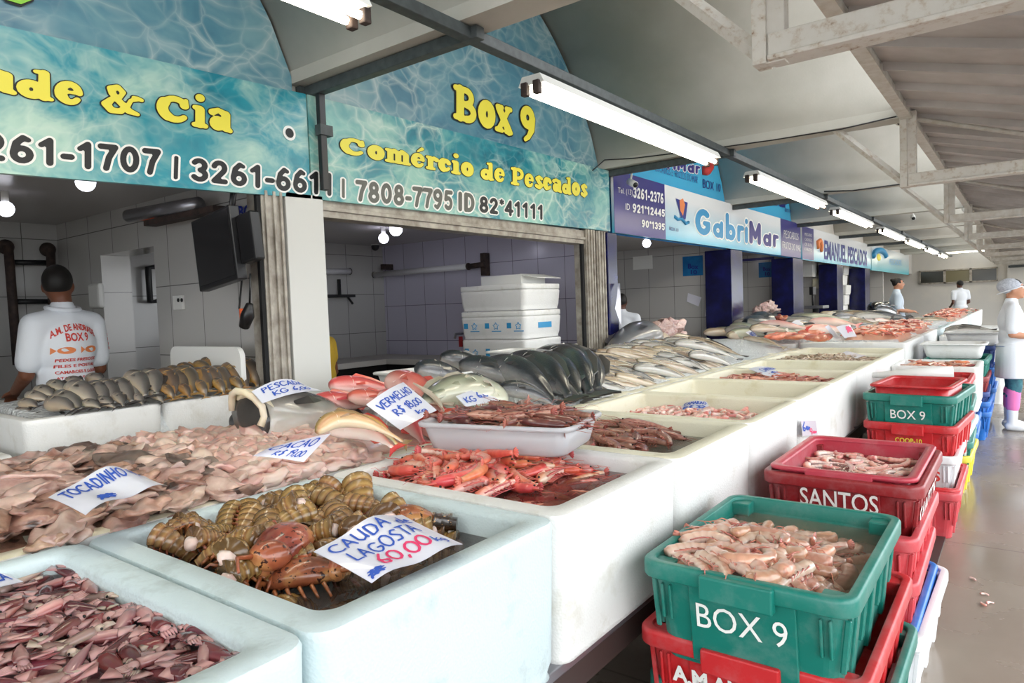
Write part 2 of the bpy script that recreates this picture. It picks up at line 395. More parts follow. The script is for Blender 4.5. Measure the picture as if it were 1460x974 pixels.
simple('ink_blue', '#2c55b8', .6); simple('ink_red', '#e0386c', .6); simple('ink_black', '#17181a', .5); simple('ink_grey', '#5e5f58', .5); simple('ink_white', '#f2f2ee', .5)
simple('ink_yellow', '#ece04a', .45); simple('ink_darkblue', '#1f2f86', .5); simple('ink_cyan', '#2f93c8', .45); simple('ink_purple', '#373080', .45); simple('ink_orange', '#e8874f', .6)
simple('ink_shirt_red', '#cf4038', .7)
emis('tube_glow', '#fff4dc', 13.0); emis('tube_cool', '#ffffff', 8.0); emis('bulb_glow', '#e9e8ff', 14.0); emis('bulb_dim', '#f2f2ff', 2.2)

def tiles(name, col, grout, w, h, axis, off=(0, 0), rough=.18):
    """glazed wall tiles with dark joints; axis = which object axis runs along the wall"""
    t = NT(name); t.set(Roughness=rough)
    c = t.n.new('ShaderNodeTexCoord'); sp = t.n.new('ShaderNodeSeparateXYZ'); t.link(c.outputs['Object'], sp.inputs[0])
    cb = t.n.new('ShaderNodeCombineXYZ'); t.link(sp.outputs[axis], cb.inputs[0]); t.link(sp.outputs['Z'], cb.inputs[1])
    mp = t.n.new('ShaderNodeMapping'); mp.inputs['Location'].default_value = (off[0], off[1], 0); t.link(cb.outputs[0], mp.inputs[0])
    b = t.n.new('ShaderNodeTexBrick'); t.link(mp.outputs[0], b.inputs['Vector'])
    b.offset = 0; b.inputs['Scale'].default_value = 1; b.inputs['Brick Width'].default_value = w; b.inputs['Row Height'].default_value = h
    b.inputs['Mortar Size'].default_value = .0035; b.inputs['Mortar Smooth'].default_value = .2
    b.inputs['Color1'].default_value = (*lin(col), 1); b.inputs['Color2'].default_value = (*[x*.95 for x in lin(col)], 1); b.inputs['Mortar'].default_value = (*lin(grout), 1)
    t.base(b.outputs['Color']); M[name] = t.m
tiles('tiles_partition', '#bfbdba', '#6c6a68', .42, .48, 'X', (.1, .11)); tiles('tiles_cool_tinted', '#d2cfe2', '#75718a', .34, .44, 'X', (.1, .11)); tiles('tiles_back', '#bdbcba', '#6c6a68', .42, .48, 'Y', (0, .11))  # second set: cool lamp tint put into the colour of white tiles

simple('yard_concrete', '#8f8a82', .9, var=.2, scale=1)
# polished concrete floor
t = NT('floor_concrete'); v = t.coord()
n1 = t.noise(v, .9, 6, .6); n2 = t.noise(v, 14, 5, .7)
c = t.mix(n2, t.ramp(n1, [(.3, '#7f7367'), (.55, '#8b7f73'), (.75, '#948a7e')]), '#84786c')
sp = t.n.new('ShaderNodeSeparateXYZ'); t.link(v, sp.inputs[0])
wv = t.add('ShaderNodeMath', operation='PINGPONG'); wv.inputs[1].default_value = 1.25; t.link(sp.outputs['Y'], wv.inputs[0])
lt = t.add('ShaderNodeMath', operation='LESS_THAN'); lt.inputs[1].default_value = .006; t.link(wv.outputs[0], lt.inputs[0])
t.base(t.mix(lt.outputs[0], c, '#6d6258'))
rr = t.ramp(n1, [(.35, (.12,)*3), (.65, (.38,)*3)]); t.link(rr, t.b.inputs['Roughness']); M['floor_concrete'] = t.m

def water_print(name, deep, mid, pale, line, scale, fine, band=0):
    """printed photograph of rippling pool water: caustic net over mottled blue"""
    t = NT(name); t.set(Roughness=.32); v = t.coord(scale=(1, 1, 1.35))
    n = t.n.new('ShaderNodeTexNoise'); n.inputs['Scale'].default_value = 2.6*scale; n.inputs['Detail'].default_value = 3; t.link(v, n.inputs[0])
    mx = t.n.new('ShaderNodeMix'); mx.data_type = 'VECTOR'; mx.inputs[0].default_value = .32
    t.link(v, mx.inputs[4]); t.link(n.outputs['Color'], mx.inputs[5]); w = mx.outputs[1]
    def net(sc, lo, hi):
        a = t.n.new('ShaderNodeTexVoronoi'); a.feature = 'DISTANCE_TO_EDGE'; a.inputs['Scale'].default_value = sc; t.link(w, a.inputs[0])
        return t.ramp(a.outputs['Distance'], [(0, (1,)*3), (lo, (.55,)*3), (hi, (0,)*3)])
    base = t.ramp(t.noise(w, 3.2*scale, 5, .6), [(.32, deep), (.47, mid), (.63, pale)])
    msk = t.ramp(t.noise(v, 2.3*scale, 3), [(.38, (.12,)*3), (.62, (1,)*3)])
    a = t.mix(1, net(7*scale, .02, .1), msk, 'MULTIPLY'); b = t.mix(1, net(15*scale, .02, .12), msk, 'MULTIPLY')
    c = t.mix(t.mix(1, a, (band or .75,)*3, 'MULTIPLY'), base, line)
    fac = t.mix(1, b, (fine,)*3, 'MULTIPLY')
    t.base(t.mix(fac, c, line)); M[name] = t.m
water_print('water_board', '#085e74', '#1c8593', '#86bdb2', '#cfe0d2', .75, .4)
water_print('water_streak', '#0a6a80', '#2790a0', '#a9cdc0', '#cfe0d2', .8, .12, .35)
water_print('water_arch', '#3d6f88', '#56899b', '#7aa3ab', '#bccbc9', .6, .55)
def vgrad(name, top, bot, z0, z1, rough=.25):
    t = NT(name); t.set(Roughness=rough)
    sp = t.n.new('ShaderNodeSeparateXYZ'); t.link(t.coord(), sp.inputs[0])
    mr = t.add('ShaderNodeMapRange'); mr.inputs['From Min'].default_value = z0; mr.inputs['From Max'].default_value = z1; t.link(sp.outputs['Z'], mr.inputs[0])
    t.base(t.ramp(mr.outputs[0], [(0, bot), (1, top)])); M[name] = t.m
vgrad('print_sky', '#e6e9ec', '#58b6d8', .02, .5); vgrad('print_blue', '#4fb9e2', '#2a7fc4', 0, .9); vgrad('print_teal', '#dfe6e8', '#63bfd0', .05, .6)
simple('print_purple', '#38347f', .28)

# ---------------------------------------------------------------- the setting
XS = -3.35                       # plane of the shop fronts
BAY = [-.95, 2.6, 6.2, 9.85, 13.35, 16.9, 20.4, 23.9, 27.4, 30.6]
struct(MB().box((1.6, -12, -.12), (30, 45, -.01)).build('ground', 'yard_concrete'))
fl = struct(MB().box((-7.2, -8, -.1), (1.6, 31, 0)).build('floor', 'floor_concrete'))
ew = struct(MB().box((-7.2, 30.4, 0), (3.5, 30.6, 4.6)).build('wall_end', 'plaster_white'))
bw = struct(MB().box((-6.8, -4.6, 0), (-6.6, 30.4, 2.6)).build('wall_back', 'tiles_back'))
struct(MB().box((-6.8, -4.6, 2.42), (-3.52, 30.4, 2.5)).build('ceiling', 'stall_ceiling'))
struct(MB().box((-3.54, -4.6, 2.32), (-3.46, 30.4, 4.7)).build('wall_front', 'plaster_white'))
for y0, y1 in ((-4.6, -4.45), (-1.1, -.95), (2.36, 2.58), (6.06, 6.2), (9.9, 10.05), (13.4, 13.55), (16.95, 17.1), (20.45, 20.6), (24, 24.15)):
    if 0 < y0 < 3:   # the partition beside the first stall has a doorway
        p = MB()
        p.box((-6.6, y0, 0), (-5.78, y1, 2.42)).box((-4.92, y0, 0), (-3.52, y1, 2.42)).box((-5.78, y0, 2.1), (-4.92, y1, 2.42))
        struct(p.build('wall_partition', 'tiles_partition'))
    else: struct(MB().box((-6.6, y0, 0), (-3.52, y1, 2.42)).build('wall_partition', 'tiles_cool_tinted' if 5 < y0 < 7 else 'tiles_partition'))
# vaulted concrete ceiling, one shell per bay
BEAMS = [-4.45]+BAY
for i in range(len(BEAMS)-1):
    y0, y1 = BEAMS[i]+.09, BEAMS[i+1]-.09; loops = []; n = 28; inner, outer = [], []
    for k in range(n+1):
        u = -1+2*k/n; z = 2.98+1.42*(1-abs(u)**2)**.82; y = (y0+y1)/2+u*(y1-y0)/2
        inner.append((y, z)); outer.append((y, z+.1))
    a = [(-3.46, y, z) for y, z in inner]; b = [(-.74, y, z) for y, z in inner]
    c = [(-3.46, y, z) for y, z in outer]; d = [(-.74, y, z) for y, z in outer]
    mb = MB(); mb.loft([c, a, b, d, c], False, False, closed=False)
    for f in (a, b): pass
    struct(mb.build('ceiling_vault', 'vault_paint'))
for y in BEAMS:
    struct(MB().box((-3.46, y-.1, 2.93), (-.74, y+.1, 3.2)).build('beam', 'vault_paint'))
    # steel truss below each concrete beam: post, bottom chord, knee brace
    yy = y-.02 if y > 3 else y-.05
    t_ = thing('roof_truss', None, None); struct(t_)
    mt = 'steel_rusty' if y < 7 else 'steel_white'
    MB().box((-.775, yy-.045, 2.4), (-.725, yy+.045, 2.98)).box((-.735, yy-.03, 2.4), (-.665, yy+.03, 2.98)).build('post', mt, t_, .004)
    MB().box((-.72, yy-.04, 2.41), (1.0, yy+.04, 2.5)).box((-.72, yy-.055, 2.404), (1.0, yy+.055, 2.422)).build('bottom_chord', mt, t_, .004)
    MB().tube([(-.74, yy, 2.43), (-1.25, yy, 2.95)], .03, 4, smooth=False).build('knee_brace', mt, t_)
for o_ in [o for o in COL.objects if o.name.startswith('roof_truss')]: tag(o_, kind='structure')
struct(MB().box((-.755, -4.5, 2.93), (-.705, 30.4, 3.03)).box((-.768, -4.5, 2.92), (-.69, 30.4, 2.935)).build('beam_steel', 'steel_white'))
# boarded lean-to roof that falls away from the steel beam, with its battens
def rz(x): return 3.0-.275*(x+.72)
struct(MB().hexa([Vector(p) for p in ((-.7,-4.5,rz(-.7)),(1.0,-4.5,rz(1.0)),(1.0,30.4,rz(1.0)),(-.7,30.4,rz(-.7)),(-.7,-4.5,rz(-.7)+.03),(1.0,-4.5,rz(1.0)+.03),(1.0,30.4,rz(1.0)+.03),(-.7,30.4,rz(-.7)+.03))]).build('roof', 'roof_paint'))
k = 0; y = -4.4; mb = MB()
while y < 30:
    mb.hexa([Vector(p) for p in ((-.69,y,rz(-.69)-.05),(.98,y,rz(.98)-.05),(.98,y+.03,rz(.98)-.05),(-.69,y+.03,rz(-.69)-.05),(-.69,y,rz(-.69)),(.98,y,rz(.98)),(.98,y+.03,rz(.98)),(-.69,y+.03,rz(-.69)))]); y += .51
struct(mb.build('roof_battens', 'roof_paint'))
for y in BAY[2:-1]:
    struct(MB().tube([(-.7, y, 2.93), (.9, y+.7, rz(.9)-.06)], .018, 6).build('roof_brace', 'steel_white'))

# end wall windows
wn = 0
for i in range(3):
    x0 = -3.2+i*.815; g = 'glass_amber' if i == 1 else 'glass_dark'
    wo = MB().box((x0+.03, 30.33, 1.95), (x0+.785, 30.36, 2.37)).build('window_%d' % (i+1), g); struct(wo)
    f = MB()
    for lo, hi in (((x0, 30.3, 1.9), (x0+.815, 30.4, 1.95)), ((x0, 30.3, 2.37), (x0+.815, 30.4, 2.42)), ((x0, 30.3, 1.9), (x0+.04, 30.4, 2.42)), ((x0+.775, 30.3, 1.9), (x0+.815, 30.4, 2.42))): f.box(lo, hi)
    f.build('window_frame', 'aged_aluminium', wo)
struct(MB().box((-.45, 30.2, 2.36), (2.8, 30.4, 2.44)).build('trim_1', 'steel_grey'))
struct(MB().box((-.48, 30.25, 0), (-.4, 30.4, 3.0)).build('trim_2', 'plaster_white'))

# columns, shutter guides
struct(MB().box((-3.62, 2.36, 0), (XS, 2.62, 2.28)).build('column', 'column_panel', bevel=.004))
def guide(y0, y1, z1, mat='aged_aluminium'):
    g = MB().box((-3.5, y0, 0), (-3.36, y1, z1))
    for a in (.12, .5, .82): g.box((-3.37, y0+(y1-y0)*a, 0), (-3.345, y0+(y1-y0)*(a+.13), z1))
    struct(g.build('trim_shutter_guide', mat, bevel=.003))
guide(2.21, 2.345, 2.27); guide(5.7, 5.85, 2.3); guide(5.9, 6.06, 2.3)
struct(MB().box((-3.39, 2.185, 0), (-3.365, 2.208, 2.3)).build('trim_black', 'dark_gap'))
struct(MB().box((-3.41, 5.655, 0), (-3.385, 5.695, 2.3)).build('trim_black', 'dark_gap'))
struct(MB().box((-3.5, 2.63, 2.16), (-3.38, 5.7, 2.29)).box((-3.4, 2.63, 2.2), (-3.365, 5.7, 2.225)).build('trim_shutter_box', 'aged_aluminium', bevel=.003))
for y0, y1 in ((6.12, 6.32), (9.75, 10.25), (13.05, 13.75), (16.7, 17.3), (20.1, 20.75)):
    struct(MB().box((-3.75 if y0 > 7 else -3.5, y0, 0), (XS-.01, y1, 2.3)).build('column', 'blue_paint', bevel=.006))

# ---------------------------------------------------------------- sign boards
def zb(y):
    P = [(-1.5, 2.105, 2.705), (1.0, 2.20, 2.803), (2.55, 2.257, 2.862), (6.2, 2.312, 2.92)]
    for a, b in zip(P, P[1:]):
        if y <= b[0] or b is P[-1]:
            f = (y-a[0])/(b[0]-a[0]); return a[1]+(b[1]-a[1])*f, a[2]+(b[2]-a[2])*f
def board(name, y0, y1, zf, mat, label, cat='sign', x=XS, th=.03):
    yc = (y0+y1)/2; (a0, a1), (c0, c1) = zf(y0), zf(y1)
    zc = min(a0, c0)
    r = thing(name, label, cat, (x, yc, zc))
    v = [(-th, y0-yc, a0-zc), (0, y0-yc, a0-zc), (0, y1-yc, c0-zc), (-th, y1-yc, c0-zc), (-th, y0-yc, a1-zc), (0, y0-yc, a1-zc), (0, y1-yc, c1-zc), (-th, y1-yc, c1-zc)]
    p = MB().hexa([Vector(q) for q in v]).build('panel', mat, r)
    return r
def world_parts(r, fn):
    """build parts in world coordinates, then hand them to the thing r"""
    before = set(COL.objects); fn(); bpy.context.view_layer.update()
    inv = r.matrix_world.inverted()
    for o in COL.objects:
        if o not in before and o.parent is None:
            o.data.transform(inv @ o.matrix_basis); o.matrix_basis = Matrix.Identity(4); o.parent = r
def P(x, y, X=XS): return at(x, y, X=X)
def txt(body, c, mat, **k):
    X = k.pop('X', XS); Y = k.pop('Y', None)
    q = [at(x, y, Y=Y) if Y is not None else at(x, y, X=X) for x, y in c]
    return lettering(body, *q, mat, **k)

b1 = board('shop_sign', -1.4, 2.535, zb, 'water_streak', 'long aqua water-print sign over the first stall reading de & Cia')
def f():
    txt('ade & Cia', [(-33, 128), (331, 192), (-33, 77), (331, 143)], 'ink_yellow', cooper=True, out=.035, outmat='ink_black', push=.006)
    txt('3261-1707', [(-72, 224), (229, 251), (-72, 182), (229, 213)], 'ink_black', sans=True, out=.075, outmat='ink_white')
    txt('|', [(247, 256), (253, 256), (248, 222), (254, 223)], 'ink_black', sans=True, out=.075, outmat='ink_white')
    txt('3261-6611', [(272, 258), (472, 280), (272, 224), (472, 247)], 'ink_black', sans=True, out=.075, outmat='ink_white')
    c = P(412, 190)
    for rr, mt, ps in ((.042, 'ink_white', .004), (.027, 'ink_black', .007)):
        MB().add([(XS+ps, c.y+rr*math.cos(2*PI*k/20), c.z+rr*math.sin(2*PI*k/20)) for k in range(20)], [tuple(range(20))]).build('printed_dot', mt)
world_parts(b1, f)
b2 = board('shop_sign', 2.545, 6.17, zb, 'water_board', 'long aqua water-print sign reading Com\u00e9rcio de Pescados over the second stall')
def f():
    txt('Com\u00e9rcio de Pescados', [(484, 220), (837, 283), (484, 188), (837, 254)], 'ink_yellow', cooper=True, out=.03, outmat='ink_black', push=.006)
    txt('|', [(487, 282), (491, 283), (487, 254), (491, 255)], 'ink_grey', sans=True, out=.075, outmat='ink_white')
    txt('7808-7795', [(506, 287), (645, 301), (506, 256), (645, 272)], 'ink_grey', sans=True, out=.075, outmat='ink_white')
    txt('ID', [(653, 301), (676, 304), (653, 273), (676, 276)], 'ink_grey', sans=True, out=.075, outmat='ink_white')
    txt('82*41111', [(683, 303), (773, 314), (683, 279), (773, 292)], 'ink_black', sans=True, out=.075, outmat='ink_white')
world_parts(b2, f)
g0 = lambda y: (2.305, 2.945)
bg = board('shop_sign', 6.26, 13.55, g0, 'print_sky', 'white, blue and purple sign with a large blue and purple shop name')
def f():
    a = P(880, 300).y; b = P(948, 300).y; c = P(1113, 330).y
    MB().box((XS, 6.26, 2.306), (XS+.003, b, 2.944)).build('side_panel', 'print_purple')
    MB().box((XS, c, 2.306), (XS+.003, 13.54, 2.944)).build('side_panel', 'print_purple')
    txt('Gabri', [(991, 333), (1066, 348), (991, 295), (1066, 309)], 'ink_cyan', sans=True, out=.05, outmat='ink_white')
    txt('Mar', [(1068, 347), (1110, 354), (1068, 314), (1110, 326)], 'ink_purple', sans=True, out=.05, outmat='ink_white')
    k = dict(push=.008)
    txt('Tel. (13)', [(880, 277), (901, 281), (880, 267), (901, 271)], 'ink_white', **k)
    txt('3261-2376', [(902, 282), (945, 291), (902, 266), (945, 276)], 'ink_white', sans=True, **k)
    txt('ID', [(891, 299), (897, 300), (891, 290), (897, 291)], 'ink_white', **k)
    txt('921*12445', [(901, 303), (947, 310), (901, 290), (947, 299)], 'ink_white', sans=True, **k)
    txt('90*1395', [(914, 324), (947, 329), (914, 313), (947, 319)], 'ink_white', sans=True, **k)
    txt('BOX 10', [(954, 328), (967, 331), (954, 323), (967, 326)], 'ink_purple')
    for body, c in (('Pescados &', [(1117, 339), (1138, 343), (1117, 328), (1138, 333)]), ('Frutos do Mar', [(1115, 354), (1141, 359), (1115, 344), (1141, 350)])):
        vs, fs, _ = stroke_mesh(body.upper(), PEN, pen=.05); map_text(vs, fs, bb(vs), *[P(*q) for q in c], .008, 'lettering', 'ink_white')
    # emblem: a fish leaping from a boat sail over a wave
    q = lambda x, y, d=.005: tuple(P(x, y)+Vector((d, 0, 0)))
    MB().add([q(963, 283), (q(980, 289)), q(977, 313), q(971, 313)], [(0, 1, 2, 3)]).build('emblem_sail', 'ink_darkblue')
    MB().add([q(968, 286, .008), q(973, 283, .008), q(976, 292, .008), q(973, 308, .008), q(969, 300, .008)], [(0, 1, 2, 3, 4)]).build('emblem_fish', 'ink_orange')
    MB().tube([q(961, 309), q(966, 313), q(971, 312), q(977, 319), q(981, 317)], .02, 6).build('emblem_wave', 'ink_cyan')
world_parts(bg, f)
be = board('shop_sign', 13.65, 20.9, lambda y: (2.285, 2.93), 'print_sky', 'white and blue sign reading Emanuel Pescados over the fourth stall')
def f():
    b = P(1160, 350).y
    MB().box((XS, 13.66, 2.3), (XS+.003, b, 2.92)).build('side_panel', 'print_purple')
    txt('EMANUEL PESCADOS', [(1175, 370), (1236, 380), (1175, 342), (1236, 358)], 'ink_darkblue', off=.03)
    for i in range(4): txt('PESCADOS E FRUTOS'[i*3:i*3+7], [(1147, 336+i*7), (1157, 338+i*7), (1147, 332+i*7), (1157, 334+i*7)], 'ink_white', push=.006)
    MB().tube([at(1166, 354, X=XS+.01), at(1165, 346, X=XS+.01), at(1169, 343, X=XS+.01), at(1171, 350, X=XS+.01), at(1170, 358, X=XS+.01)], .05, 6).build('emblem_prawn', 'ink_orange')
world_parts(be, f)
b4 = board('shop_sign', 21.0, 28.6, lambda y: (2.25, 2.95), 'print_teal', 'pale blue and white sign with an arched emblem, farthest along the row')
def f():
    a = [at(1253+9*math.cos(t), 366-9*math.sin(t)*1.0, X=XS+.01) for t in [PI*i/10 for i in range(11)]]
    MB().tube(a, .09, 6).build('emblem_arch', 'ink_cyan')
    MB().ell(at(1253, 367, X=XS), (.02, .35, .1)).build('emblem_disc', 'ink_yellow')
    txt('PESCADOS', [(1268, 377), (1285, 379), (1268, 369), (1285, 371)], 'ink_cyan')
world_parts(b4, f)

def arch_panel(i, mat, label, x=-3.43):
    y0, y1 = BAY[i]+.1, BAY[i+1]-.1; n = 28; pts = []
    r = thing('arched_sign', label, 'sign', (x, (y0+y1)/2, 2.3))
    for k in range(n+1):
        u = -1+2*k/n; pts.append(((y1-y0)/2*u, 2.97+1.41*(1-abs(u)**2)**.82-2.3))
    pts = [((y0-y1)/2, 0)]+pts+[((y1-y0)/2, 0)]
    MB().loft([[Vector((-.02, a, b)) for a, b in pts], [Vector((0, a, b)) for a, b in pts]], True, True, smooth=False).build('panel', mat, r)
    return r
a0 = arch_panel(0, 'water_arch', 'arched blue water-print panel above the first stall, with a green emblem edge')
def f():
    q = lambda x, y, d: at(x, y, X=-3.43+d)
    MB().add([q(x, y, .01) for x, y in ((-20, -30), (55, -30), (48, 2), (30, 10), (8, 3))], [(0, 1, 2, 3, 4)]).build('emblem_rim', 'ink_black')
    simple('ink_green', '#8fd03a', .4)
    MB().add([q(x, y, .016) for x, y in ((-20, -30), (52, -30), (45, 0), (30, 6), (10, 0))], [(0, 1, 2, 3, 4)]).build('emblem', 'ink_green')
world_parts(a0, f)
a1 = arch_panel(1, 'water_arch', 'arched blue water-print panel with Box 9 in fat yellow letters')
world_parts(a1, lambda: txt('Box 9', [(645, 172), (762, 206), (645, 118), (762, 153)], 'ink_yellow', cooper=True, out=.035, outmat='ink_black', X=-3.425, push=.008))
a2 = arch_panel(2, 'print_blue', 'arched blue panel with a shop name above the blue and purple sign, nearer of two')
def f():
    txt('GabriMar', [(905, 233), (998, 249), (905, 203), (998, 231)], 'ink_purple', sans=True, out=.05, outmat='ink_white', X=-3.425)
    vs, fs, _ = stroke_mesh('PESCADOS E FRUTOS DO MAR', PEN, pen=.05); map_text(vs, fs, bb(vs), *[at(x, y, X=-3.42) for x, y in ((931, 243), (995, 262), (931, 233), (995, 252))], .004, 'lettering', 'ink_darkblue')
    txt('BOX 10', [(1002, 268), (1027, 274), (1002, 255), (1027, 263)], 'ink_darkblue', X=-3.425)
    MB().tube([at(x, y, X=-3.41) for x, y in ((1003, 243), (1008, 244), (1012, 238), (1012, 228))], .06, 8).build('emblem_prawn', 'ink_shirt_red')
world_parts(a2, f)
a3 = arch_panel(3, 'print_blue', 'arched blue panel farther along, partly hidden behind a grey arm')
def f():
    txt('GabriMar', [(1080, 289), (1122, 297), (1080, 276), (1122, 286)], 'ink_purple', off=.03, X=-3.425)
    txt('BOX 10', [(1119, 302), (1133, 305), (1119, 297), (1133, 300)], 'ink_darkblue', X=-3.425)
world_parts(a3, f)
for i in (4, 5): struct(arch_panel(i, 'plaster_white', None))
for o in list(COL.objects):
    if o.name.startswith('arched_sign') and o.get('kind') == 'structure': o.name = 'wall_arch'; del o['category']

# ---------------------------------------------------------------- light rail, arms and fluorescent lamps
r = MB().box((-2.18, -1.2, 2.868), (-2.115, 30, 2.925)); rl = recenter(r.build('light_rail', 'steel_grey', bevel=.004))
tag(rl, 'long dark grey steel rail the fluorescent lamps hang from', 'rail')
ARM = ['between the two aqua signs', 'where the aqua meets the purple sign', 'above the mid purple sign', 'before the Emanuel sign', 'above the mid Emanuel sign', 'near the pale farthest sign']
for i, y in enumerate(BAY[1:7]):
    a = thing('rail_bracket', 'dark steel rail bracket '+ARM[i], 'bracket', (-3.35, y, 2.865))
    MB().box((-.08, -.03, .0), (1.27, .03, .06)).build('bar', 'steel_grey', a, .004)
    MB().box((-.1, -.06, -.02), (-.06, .06, .06)).build('wall_plate', 'steel_grey', a)
    if i == 0:
        MB().box((.03, -.022, -.56), (.065, .022, .02)).build('drop_post', 'steel_black', a, .004)
        MB().box((.025, -.03, -.24), (.075, .06, -.18)).build('clip', 'steel_grey', a)
def lamp():
    r = empty('fluorescent_lamp'); L = 1.47
    hb = [(-.085, 0), (-.06, .05), (.06, .05), (.085, 0)]
    h = MB().loft([[Vector((a, s*L, b+.03)) for a, b in hb] for s in (-1, 1)], smooth=False).build('reflector', 'white_plastic', r)
    parts = [h]
    for s in (-1, 1): parts.append(MB().tube([(s*.04, -L+.03, .0), (s*.04, L-.03, 0)], .017, 10).build('tube', 'tube_glow', r))
    for s in (-1, 1):
        for q in (-1, 1):
            parts.append(MB().box((q*.04-.02, s*L-.02, -.028), (q*.04+.02, s*L+.02, .045)).build('lampholder', 'rust_iron', r, .006))
        parts.append(MB().box((-.008, s*L*.6-.008, .08), (.008, s*L*.6+.008, .12)).build('hanger', 'steel_grey', r))
    return Tree(r, parts)
LT = lamp()
WH = ['hanging in front of the first aqua sign', 'hanging in front of the Box 9 panel, brightest and largest', 'hanging in front of the arched blue panel', 'fourth along the rail', 'fifth along the rail', 'sixth along the rail', 'seventh along the rail', 'eighth along the rail, last before the end wall']
for i, (y0, y1) in enumerate(((-.85, 2.06), (3.37, 6.28), (7.45, 10.6), (11.45, 14.4), (15.6, 18.7), (19.4, 22.7), (23.6, 26.6), (27.6, 30.0))):
    LT.place(Matrix.Translation((-2.15, (y0+y1)/2*.923, 2.755)) @ Matrix.Diagonal((1, (y1-y0)*.923/2.94, 1, 1)), 'white fluorescent twin-tube lamp '+WH[i], 'lamp', 'fluorescent lamps along the rail')
LT.place(Matrix.Translation((-1.75, 29.3, 2.98)) @ Matrix.Rotation(PI/2, 4, 'Z') @ Matrix.Diagonal((1, .55, 1, 1)), 'fluorescent lamp turned crosswise by the end wall', 'lamp')

# security cameras
def cctv(p, d, label, s=1.0):
    r = thing('security_camera', label, 'camera', p)
    d = Vector(d).normalized(); q = d.to_track_quat('Y', 'Z').to_matrix().to_4x4()
    w = lambda v: q @ (Vector(v)*s)
    MB().tube([w((0, -.05, 0)), w((0, .06, 0))], .032*s, 14).build('housing', 'white_plastic', r)
    MB().tube([w((0, .055, 0)), w((0, .068, 0))], .024*s, 14).build('lens', 'black_plastic', r)
    MB().tube([w((0, -.03, .02)), Vector((0, 0, .09*s))], .01*s, 6).build('bracket', 'white_plastic', r)
cctv(at(901, 261, X=-3.22), (.9, -.5, -.5), 'small white security camera below the concrete beam beside the purple sign', 1.1)
cctv(at(1281, 172, X=-.86), (.3, -1, -.4), 'white security camera at the end of the concrete beam', 1.1)
cctv(at(1376, 300, X=-.8), (.3, -1, -.5), 'dark-lensed security camera on the farther truss post', 1.2)
cctv(at(1302, 310, X=-1.6), (.2, -1, -.4), 'small security camera hanging from the far ceiling', 1.2)
def cable(pts, label, r=.006):
    o = MB().tube(pts, r, 6).build('cable', 'black_plastic'); tag(recenter(o), label, 'cable')
cable([at(845, 243, X=-3.3), at(862, 228, Y=6.08), at(900, 226, Y=6.08), at(1000, 214, Y=6.08), at(1100, 200, Y=6.08), at(1200, 184, Y=6.08), at(1278, 166, Y=6.08)], 'thin black cable clipped along the concrete beam towards the camera')
cable([at(1175, 273, Y=9.72), at(1215, 272, Y=9.72), at(1290, 262, Y=9.72)], 'thin black cable along the second concrete beam', .01)
# ---------------------------------------------------------------- foam boxes, table, crates, trays
def foam_mat(name, col, dark, rough=.55):
    t = NT(name); v = t.coord(); t.set(Roughness=rough)
    vo = t.n.new('ShaderNodeTexVoronoi'); vo.inputs['Scale'].default_value = 130; t.link(v, vo.inputs[0])
    n = t.ramp(t.noise(v, 7, 5, .65), [(.25, dark), (.48, col), (1, col)])
    t.base(n); t.bump(vo.outputs['Distance'], .35, .003); M[name] = t.m
foam_mat('foam_white', '#e9e9e6', '#d3d0c6'); foam_mat('foam_blueish', '#cfdfe2', '#afbcbb'); foam_mat('foam_cream', '#e6e2cc', '#d3cba6'); foam_mat('foam_print', '#e6e6e4', '#dcdcd8')
def brine_mat(name, col, alpha, rip=.25):
    t = NT(name); t.set(Roughness=.04, Alpha=alpha, IOR=1.33); v = t.coord()
    t.base(t.ramp(t.noise(v, 6, 4), [(.35, col), (.7, tuple(min(1, c*1.8) for c in lin(col)))])); t.bump(t.noise(v, 22, 3), rip, .01); M[name] = t.m
brine_mat('brine_dark', '#3a3230', .62); brine_mat('brine_red', '#5a2a26', .6); brine_mat('brine_plum', '#4a2c30', .6); brine_mat('brine_grey', '#55504c', .55); brine_mat('brine_clear', '#8a6c5a', .32)

def foam_box(w, d, h, mat='foam_white', rim=.07, r=.05, floor=.06, rimmat=None):
    def L(ww, dd, z, rr): return rrect(ww, dd, rr, z, 6)
    root = empty('foam_box'); m2 = [mat, rimmat or mat]
    a = MB()
    a.loft([L(w-.04, d-.04, .012, r), L(w-.03, d-.03, 0, r)][::-1]+[L(w-.02, d-.02, .05, r), L(w-.002, d-.002, h-.03, r), L(w, d, h-.014, r), L(w-.008, d-.008, h-.004, r)], True, False)
    s = a.build('body', m2[0], root)
    b = MB().loft([L(w-.008, d-.008, h-.004, r), L(w-.03, d-.03, h, r), L(w-2*rim+.02, d-2*rim+.02, h, r*.9), L(w-2*rim, d-2*rim, h-.012, r*.8), L(w-2*rim-.03, d-2*rim-.03, floor, r*.8)], False, True)
    q = b.build('rim', m2[1], root)
    return Tree(root, [s, q])
def put_foam(cx, cy, z0, w, d, h, label, mat='foam_white', rot=0, group=None, cat='box', rimmat=None, rim=.07):
    return foam_box(w, d, h, mat, rimmat=rimmat, rim=rim).place(Matrix.Translation((cx, cy, z0)) @ Matrix.Rotation(rot, 4, 'Z'), label, cat, group)

